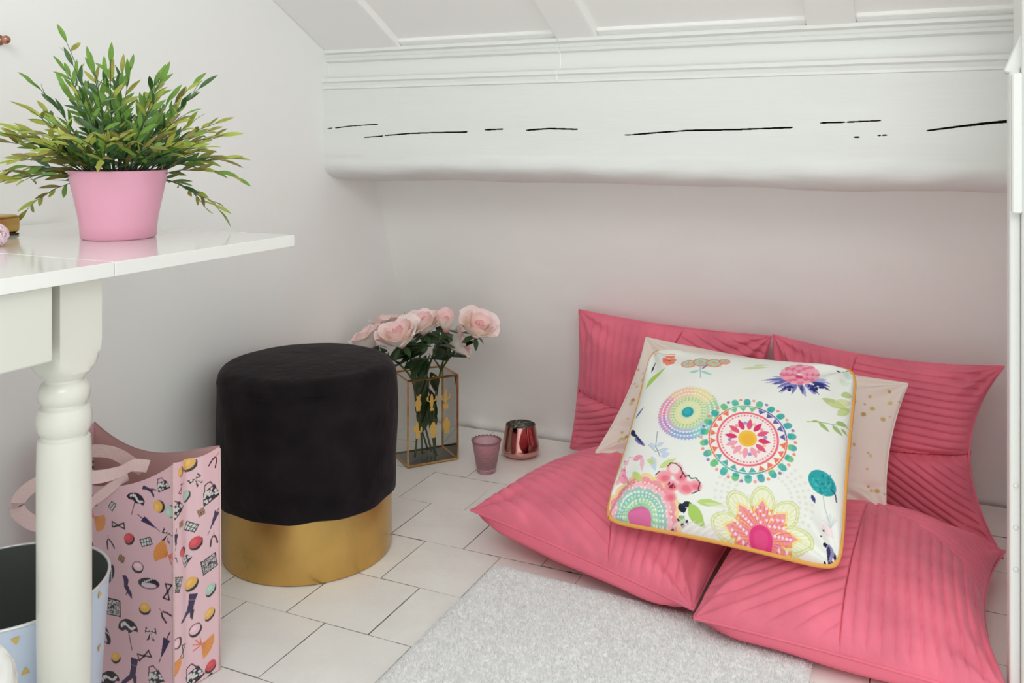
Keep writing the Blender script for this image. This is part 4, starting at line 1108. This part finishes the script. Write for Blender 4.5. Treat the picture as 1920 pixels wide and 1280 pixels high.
def cactus(kind):
    def blob(cx, cy, rx, ry, n=14): return [(cx + rx * math.cos(2 * math.pi * k / n), cy + ry * math.sin(2 * math.pi * k / n)) for k in range(n)]
    if kind == 0: return [blob(0, -.004, .0095, .0125), blob(.001, .011, .0055, .007), blob(.006, .019, .003, .0035), [(-.007, -.014), (.007, -.014), (.0055, -.024), (-.0055, -.024)]]
    if kind == 1: return [blob(0, 0, .005, .021), [(-.014, .004), (-.003, -.004), (-.003, .001), (-.010, .004)], blob(-.0125, .008, .003, .007), [(.003, -.004), (.014, .004), (.010, .005), (.003, .001)], blob(.013, .008, .003, .007), [(-.006, -.018), (.006, -.018), (.005, -.026), (-.005, -.026)]]
    if kind == 2: return [blob(0, .004, .0048, .019), [(-.013, .0), (-.003, -.007), (-.003, -.002), (-.010, .002)], blob(-.0118, .005, .0028, .007), [(.003, -.005), (.012, .001), (.009, .003), (.003, -.001)], blob(.0112, .007, .0028, .007), blob(.001, .025, .0025, .003), [(-.009, -.014), (.009, -.014), (.0065, -.028), (-.0065, -.028)]]
    if kind == 3: return [blob(-.003, 0, .0052, .022), blob(.009, -.003, .003, .008), [(.0, -.012), (.011, -.010), (.009, -.006), (.0, -.008)], blob(-.011, .001, .003, .008), [(-.008, -.012), (.004, -.012), (.003, -.026), (-.007, -.026)]]
    if kind == 4: return [blob(0, .0, .0105, .016), blob(.0, .014, .006, .006), [(-.008, -.012), (.008, -.012), (.006, -.024), (-.006, -.024)]]
    return [blob(0, .002, .0062, .021), blob(-.008, .0, .003, .010), blob(.008, .001, .003, .010), [(-.008, -.009), (.008, -.009), (.006, -.024), (-.006, -.024)]]
u3 = Vector((ud[0], ud[1], 0)); nn = Vector((-vd[0], -vd[1], 0))
for kd, (a, z) in enumerate([(.20, .178), (.47, .176), (.75, .178), (.20, .105), (.50, .098), (.77, .105)]):
    b = MB(); c0 = vp(a, 0, z) + nn * 0.0006
    for pi_, pl in enumerate(cactus(kd)):
        fr_ = nn * (0.0003 * pi_)
        P1 = [c0 + u3 * p[0] + Vector((0, 0, p[1])) + fr_ for p in pl]; P2 = [p + nn * 0.0006 for p in P1]; n = len(pl)
        b.add(P1 + P2, [tuple(range(n - 1, -1, -1)), tuple(range(n, 2 * n))] + [(k, (k + 1) % n, n + (k + 1) % n, n + k) for k in range(n)])
    b.build('gold_cactus', M['gold_print'], fpane, False)
b = MB(); b.tube([vp(.47, 0, HV + .004) + nn * .002, vp(.5, 0, HV + .006) + nn * .003, vp(.53, 0, HV + .004) + nn * .002], 0.0022, 6); b.build('clasp', M['brass_frame'], t)

# ------------------------------------------------------------------ roses
def petal_mesh(r, h, span, flare, cols, rim=0.2):
    nu_, nv_ = 9, 8; V = []; K = []
    for j in range(nv_):
        s = j / (nv_ - 1)
        wf = math.sin(math.pi * (0.16 + 0.62 * s)) ** 0.8 
        for i in range(nu_):
            q = -1 + 2 * i / (nu_ - 1)
            top = h * (1 - 0.16 * q * q * s)
            rr = r * (0.22 + 0.78 * math.sin(min(1, s * 1.15) * math.pi / 2)) + flare * max(0, s - 0.6) ** 1.6 * 2.2 + 0.06 * r * q * q * s
            a = span * q * wf
            V.append((rr * math.sin(a), rr * math.cos(a), top * s - flare * 0.8 * max(0, s - .75) ** 1.3 + 0.0012 * math.sin(4 * q) * s))
            e = min(1, max(0, (s - 0.45) / 0.55)); K.append(np.array(lin(cols[0])) * (1 - e) + np.array(lin(cols[1])) * e)
    me = fast_mesh('petal', V, grid_faces(nu_, nv_)); set_col(me, np.array(K)); me.materials.append(M['petal']); return me
PK = [petal_mesh(.011, .040, 1.3, .000, ((253, 232, 220), (247, 196, 202))), petal_mesh(.018, .042, 1.0, .003, ((253, 241, 228), (250, 214, 217))),
      petal_mesh(.026, .041, .85, .010, ((253, 244, 232), (251, 223, 224))), petal_mesh(.033, .038, .8, .018, ((252, 246, 236), (251, 229, 228)))]
rl = []
for q in range(2):
    rl.append(leaf_mesh(1.0, 0.26, M['rose_leaf'], 0.2, 0.2, 8))
heads = [(690, 634, 2.43, (-.45, -.2, .9), 'pale pink rose furthest left, partly behind the black stool'), (728, 609, 2.50, (-.3, .1, 1), 'pale pink rose at back left of the bunch, top edge showing'),
         (748, 629, 2.36, (-.1, -.45, 1), 'large pale pink rose at the front left, above the stool'), (793, 607, 2.43, (0, -.25, 1), 'pale pink rose in the middle of the bunch'),
         (836, 606, 2.40, (.1, -.35, 1), 'creamy pink rosebud with yellow patch, right of the middle'), (896, 613, 2.42, (.5, -.25, .9), 'pale pink rose furthest right, leaning out of the vase'),
         (860, 643, 2.50, (.5, .3, .2), 'drooping pink rose in the shade below the others')]
rnd = random.Random(7)
for hi, (hx, hy, hd, ax, lab) in enumerate(heads):
    hp_ = Vector(at_d(hx, hy, hd)); ax = Vector(ax).normalized(); sc = [1.3, 1.25, 1.5, 1.35, 1.15, 1.4, 1.2][hi]
    hp_.x = max(hp_.x, XL + 0.055)
    b0 = hp_ - ax * 0.02 * sc
    ra, rd = 0.2 + 0.6 * rnd.random(), 0.2 + 0.6 * rnd.random()
    foot = vp(1 - ra, 1 - rd, 0.012); neck = vp(min(.86, max(.14, (ra * .4 + .3) if hi not in (5, 6) else .85)), .2 + .6 * rnd.random(), 0.235)
    if hi in (0, 1, 2): neck = vp(.16 + .08 * hi, .3 + .15 * hi, .235)
    t = thing('rose', foot, lab, 'flower', 'pink roses in the glass vase')
    p_ = [foot, foot.lerp(neck, .5) + Vector((rnd.uniform(-.01, .01), rnd.uniform(-.01, .01), 0)), neck, neck.lerp(b0, .55) + Vector((0, 0, .012)), b0 - ax * 0.008, b0]
    pts = []
    for i in range(len(p_) - 1):
        q0, q1, q2, q3 = p_[max(i - 1, 0)], p_[i], p_[i + 1], p_[min(i + 2, len(p_) - 1)]
        for k in range(5):
            s = k / 5; pts.append(0.5 * ((2 * q1) + (q2 - q0) * s + (2 * q0 - 5 * q1 + 4 * q2 - q3) * s * s + (3 * q1 - q0 - 3 * q2 + q3) * s ** 3))
    pts.append(p_[-1])
    b = MB(); b.tube(pts, 0.0028, 7); b.build('stem', M['rose_stem'], t)
    Q = Vector((0, 0, 1)).rotation_difference(ax).to_matrix().to_4x4()
    HM = Matrix.Translation(b0) @ Q @ Matrix.Scale(sc, 4)
    b = MB(); b.lathe([(0, -.006), (.006, -.004), (.0095, .003), (.008, .010), (.0, .032)], n=12); me = b.mesh('bloom'); me.transform(HM)
    set_col(me, np.tile(lin((232, 150, 160)), (len(me.vertices), 1))); bo = obj('bloom', me, M['petal'], t)
    rings = [(0, 3, .85), (1, 5, 1.0), (2, 6, 1.0), (3, 6, 1.0)] if hi != 4 else [(0, 3, .9), (1, 5, 1), (1, 5, 1.22)]
    for (kd, cnt, s2) in rings:
        for k in range(cnt):
            o = bpy.data.objects.new('petal', PK[kd]); C.objects.link(o); o.parent = bo
            tw = 2 * math.pi * k / cnt + kd * 0.7 + rnd.uniform(-.15, .15)
            o.matrix_basis = HM @ Matrix.Rotation(tw, 4, 'Z') @ Matrix.Rotation(rnd.uniform(-.1, .08), 4, 'X') @ Matrix.Scale(s2 * rnd.uniform(.93, 1.06), 4)
    for k in range(5):       # sepals
        o = bpy.data.objects.new('sepal', rl[0]); C.objects.link(o); o.parent = bo
        o.matrix_basis = HM @ Matrix.Rotation(k * 1.257 + .3, 4, 'Z') @ Matrix.Translation((0, .005, -.002)) @ Matrix.Rotation(R_(-10 - 25 * rnd.random()), 4, 'X') @ Matrix.Diagonal((.024, .026, .024, 1))
    NPT = len(pts)
    for k in range(12):
        fi = rnd.uniform(.50, .88) if k < 8 else rnd.uniform(.12, .45)
        pos = pts[int(fi * (NPT - 1))]; a = rnd.uniform(0, 6.28)
        d = Vector((math.cos(a), math.sin(a), rnd.uniform(.1, .9) if k < 8 else .6))
        if pos.z < HV: 
            cdir = (vp(.5, .5, pos.z) - pos); d = Vector((cdir.x * 8, cdir.y * 8, .9))
        l = rnd.uniform(.048, .078)
        if hi < 3: d.x = abs(d.x) * .6 + .1
        endp = pos + d.normalized() * l
        if endp.x < XL + .012: d.x = .3
        o = bpy.data.objects.new('leaf', rl[0]); C.objects.link(o); o.parent = t; o.matrix_parent_inverse = Matrix.Translation(-Vector(t.location))
        o.matrix_basis = Matrix.Translation(pos) @ frame(d, Vector((rnd.uniform(-.6, .6), rnd.uniform(-.9, .1), 1))).to_4x4() @ Matrix.Scale(l, 4)

# ------------------------------------------------------------------ candle holders
cx, cy = -1.067, 2.173
t = thing('tealight_glass', (cx, cy, 0), 'small frosted pink tapered glass with beaded rim on the floor', 'candle holder')
n = 72
def scal(r, z, a): return (r, z + (0.0013 * math.cos(22 * a) if z > 0.083 else 0))
b = MB(); b.lathe([(0, 0), (0.0225, 0), (0.0255, 0.002), (0.0265, 0.006), (0.0385, 0.078), (0.0405, 0.086), (0.0392, 0.087), (0.0365, 0.078), (0.0245, 0.012), (0.0, 0.010)], (cx, cy, 0.001), n, scal); b.build('glass_body', M['pink_glass'], t)
b = MB()
for k in range(22):
    a = 2 * math.pi * k / 22; b.lathe([(0, -.0022), (.0018, -.001), (.0018, .001), (0, .0022)], (cx + .0402 * math.cos(a), cy + .0402 * math.sin(a), 0.0875), 6)
b.build('beaded_rim', M['pink_glass'], t, kind='stuff')
cx, cy = -1.0325, 2.325
t = thing('tealight_glass', (cx, cy, 0), 'shiny copper mirrored candle holder with wide base on the floor', 'candle holder')
b = MB(); b.lathe([(0, 0.0), (0.030, 0.0), (0.044, 0.004), (0.0535, 0.011), (0.0555, 0.017), (0.0545, 0.024), (0.0430, 0.088), (0.0425, 0.0895), (0.0415, 0.089)], (cx, cy, 0.001), 72, cap=False); b.build('copper_body', M['copper'], t, sharp=60)
b = MB(); b.lathe([(0, 0.008), (0.046, 0.012), (0.052, 0.020), (0.0416, 0.0888)], (cx, cy, 0.001), 48, cap=False); b.build('silvered_inside', M['silver_in'], t)

# ------------------------------------------------------------------ small things on the table and wall
gx, gy = -1.372, 0.975
t = thing('brass_box', (gx, gy, 0.7502), 'low brass box with rounded edges at the left edge of the table', 'box')
b = MB(); b.box(gx - .062, gx + .062, gy - .075, gy - .003, .7535, .783, bev=.007, seg=3); b.build('lid', M['brass'], t, True, sharp=40)
b = MB(); b.box(gx - .060, gx + .060, gy - .073, gy - .005, .7502, .7535, bev=.001); b.build('felt_base', M['felt'], t, False)
c0 = Vector(at_z(-7, 440, 0.767))
b = MB(); rnd = random.Random(2)
for k in range(420):
    d = Vector((rnd.gauss(0, 1), rnd.gauss(0, 1), rnd.gauss(0, 1))).normalized(); s_ = d.orthogonal().normalized() * .0018; q = d.cross(s_)
    r_ = .0165 * rnd.uniform(.9, 1.03)
    b.add([c0 + s_, c0 - s_ * .5 + q * .8, c0 - s_ * .5 - q * .8, c0 + d * r_ + s_ * 1.2, c0 + d * r_ - s_ + q, c0 + d * r_ - s_ - q], [(0, 1, 4, 3), (1, 2, 5, 4), (2, 0, 3, 5), (3, 4, 5)])
o = b.build('pompom', M['pompom'], None, False); o['label'] = 'fluffy pale pink pompom beside the brass box on the table'; o['category'] = 'pompom'
hk = at_d(3, 75, 1.545)
t = thing('wall_hook', (XL, hk[1], hk[2]), 'small copper knob hook on the left wall above the plant', 'hook')
b = MB(); b.lathe([(0, 0), (.009, 0), (.009, .003), (.003, .005), (.003, .014)], n=20); me = b.mesh('mount'); me.transform(Matrix.Translation((XL, hk[1], hk[2])) @ Matrix.Rotation(math.pi / 2, 4, 'Y')); obj('mount', me, M['knob'], t)
b = MB(); b.lathe([(0, -.0075)] + [(.0075 * math.cos(k * math.pi / 10 - math.pi / 2), .0075 * math.sin(k * math.pi / 10 - math.pi / 2)) for k in range(1, 10)] + [(0, .0075)], (XL + .019, hk[1], hk[2]), 20); b.build('knob', M['knob'], t)
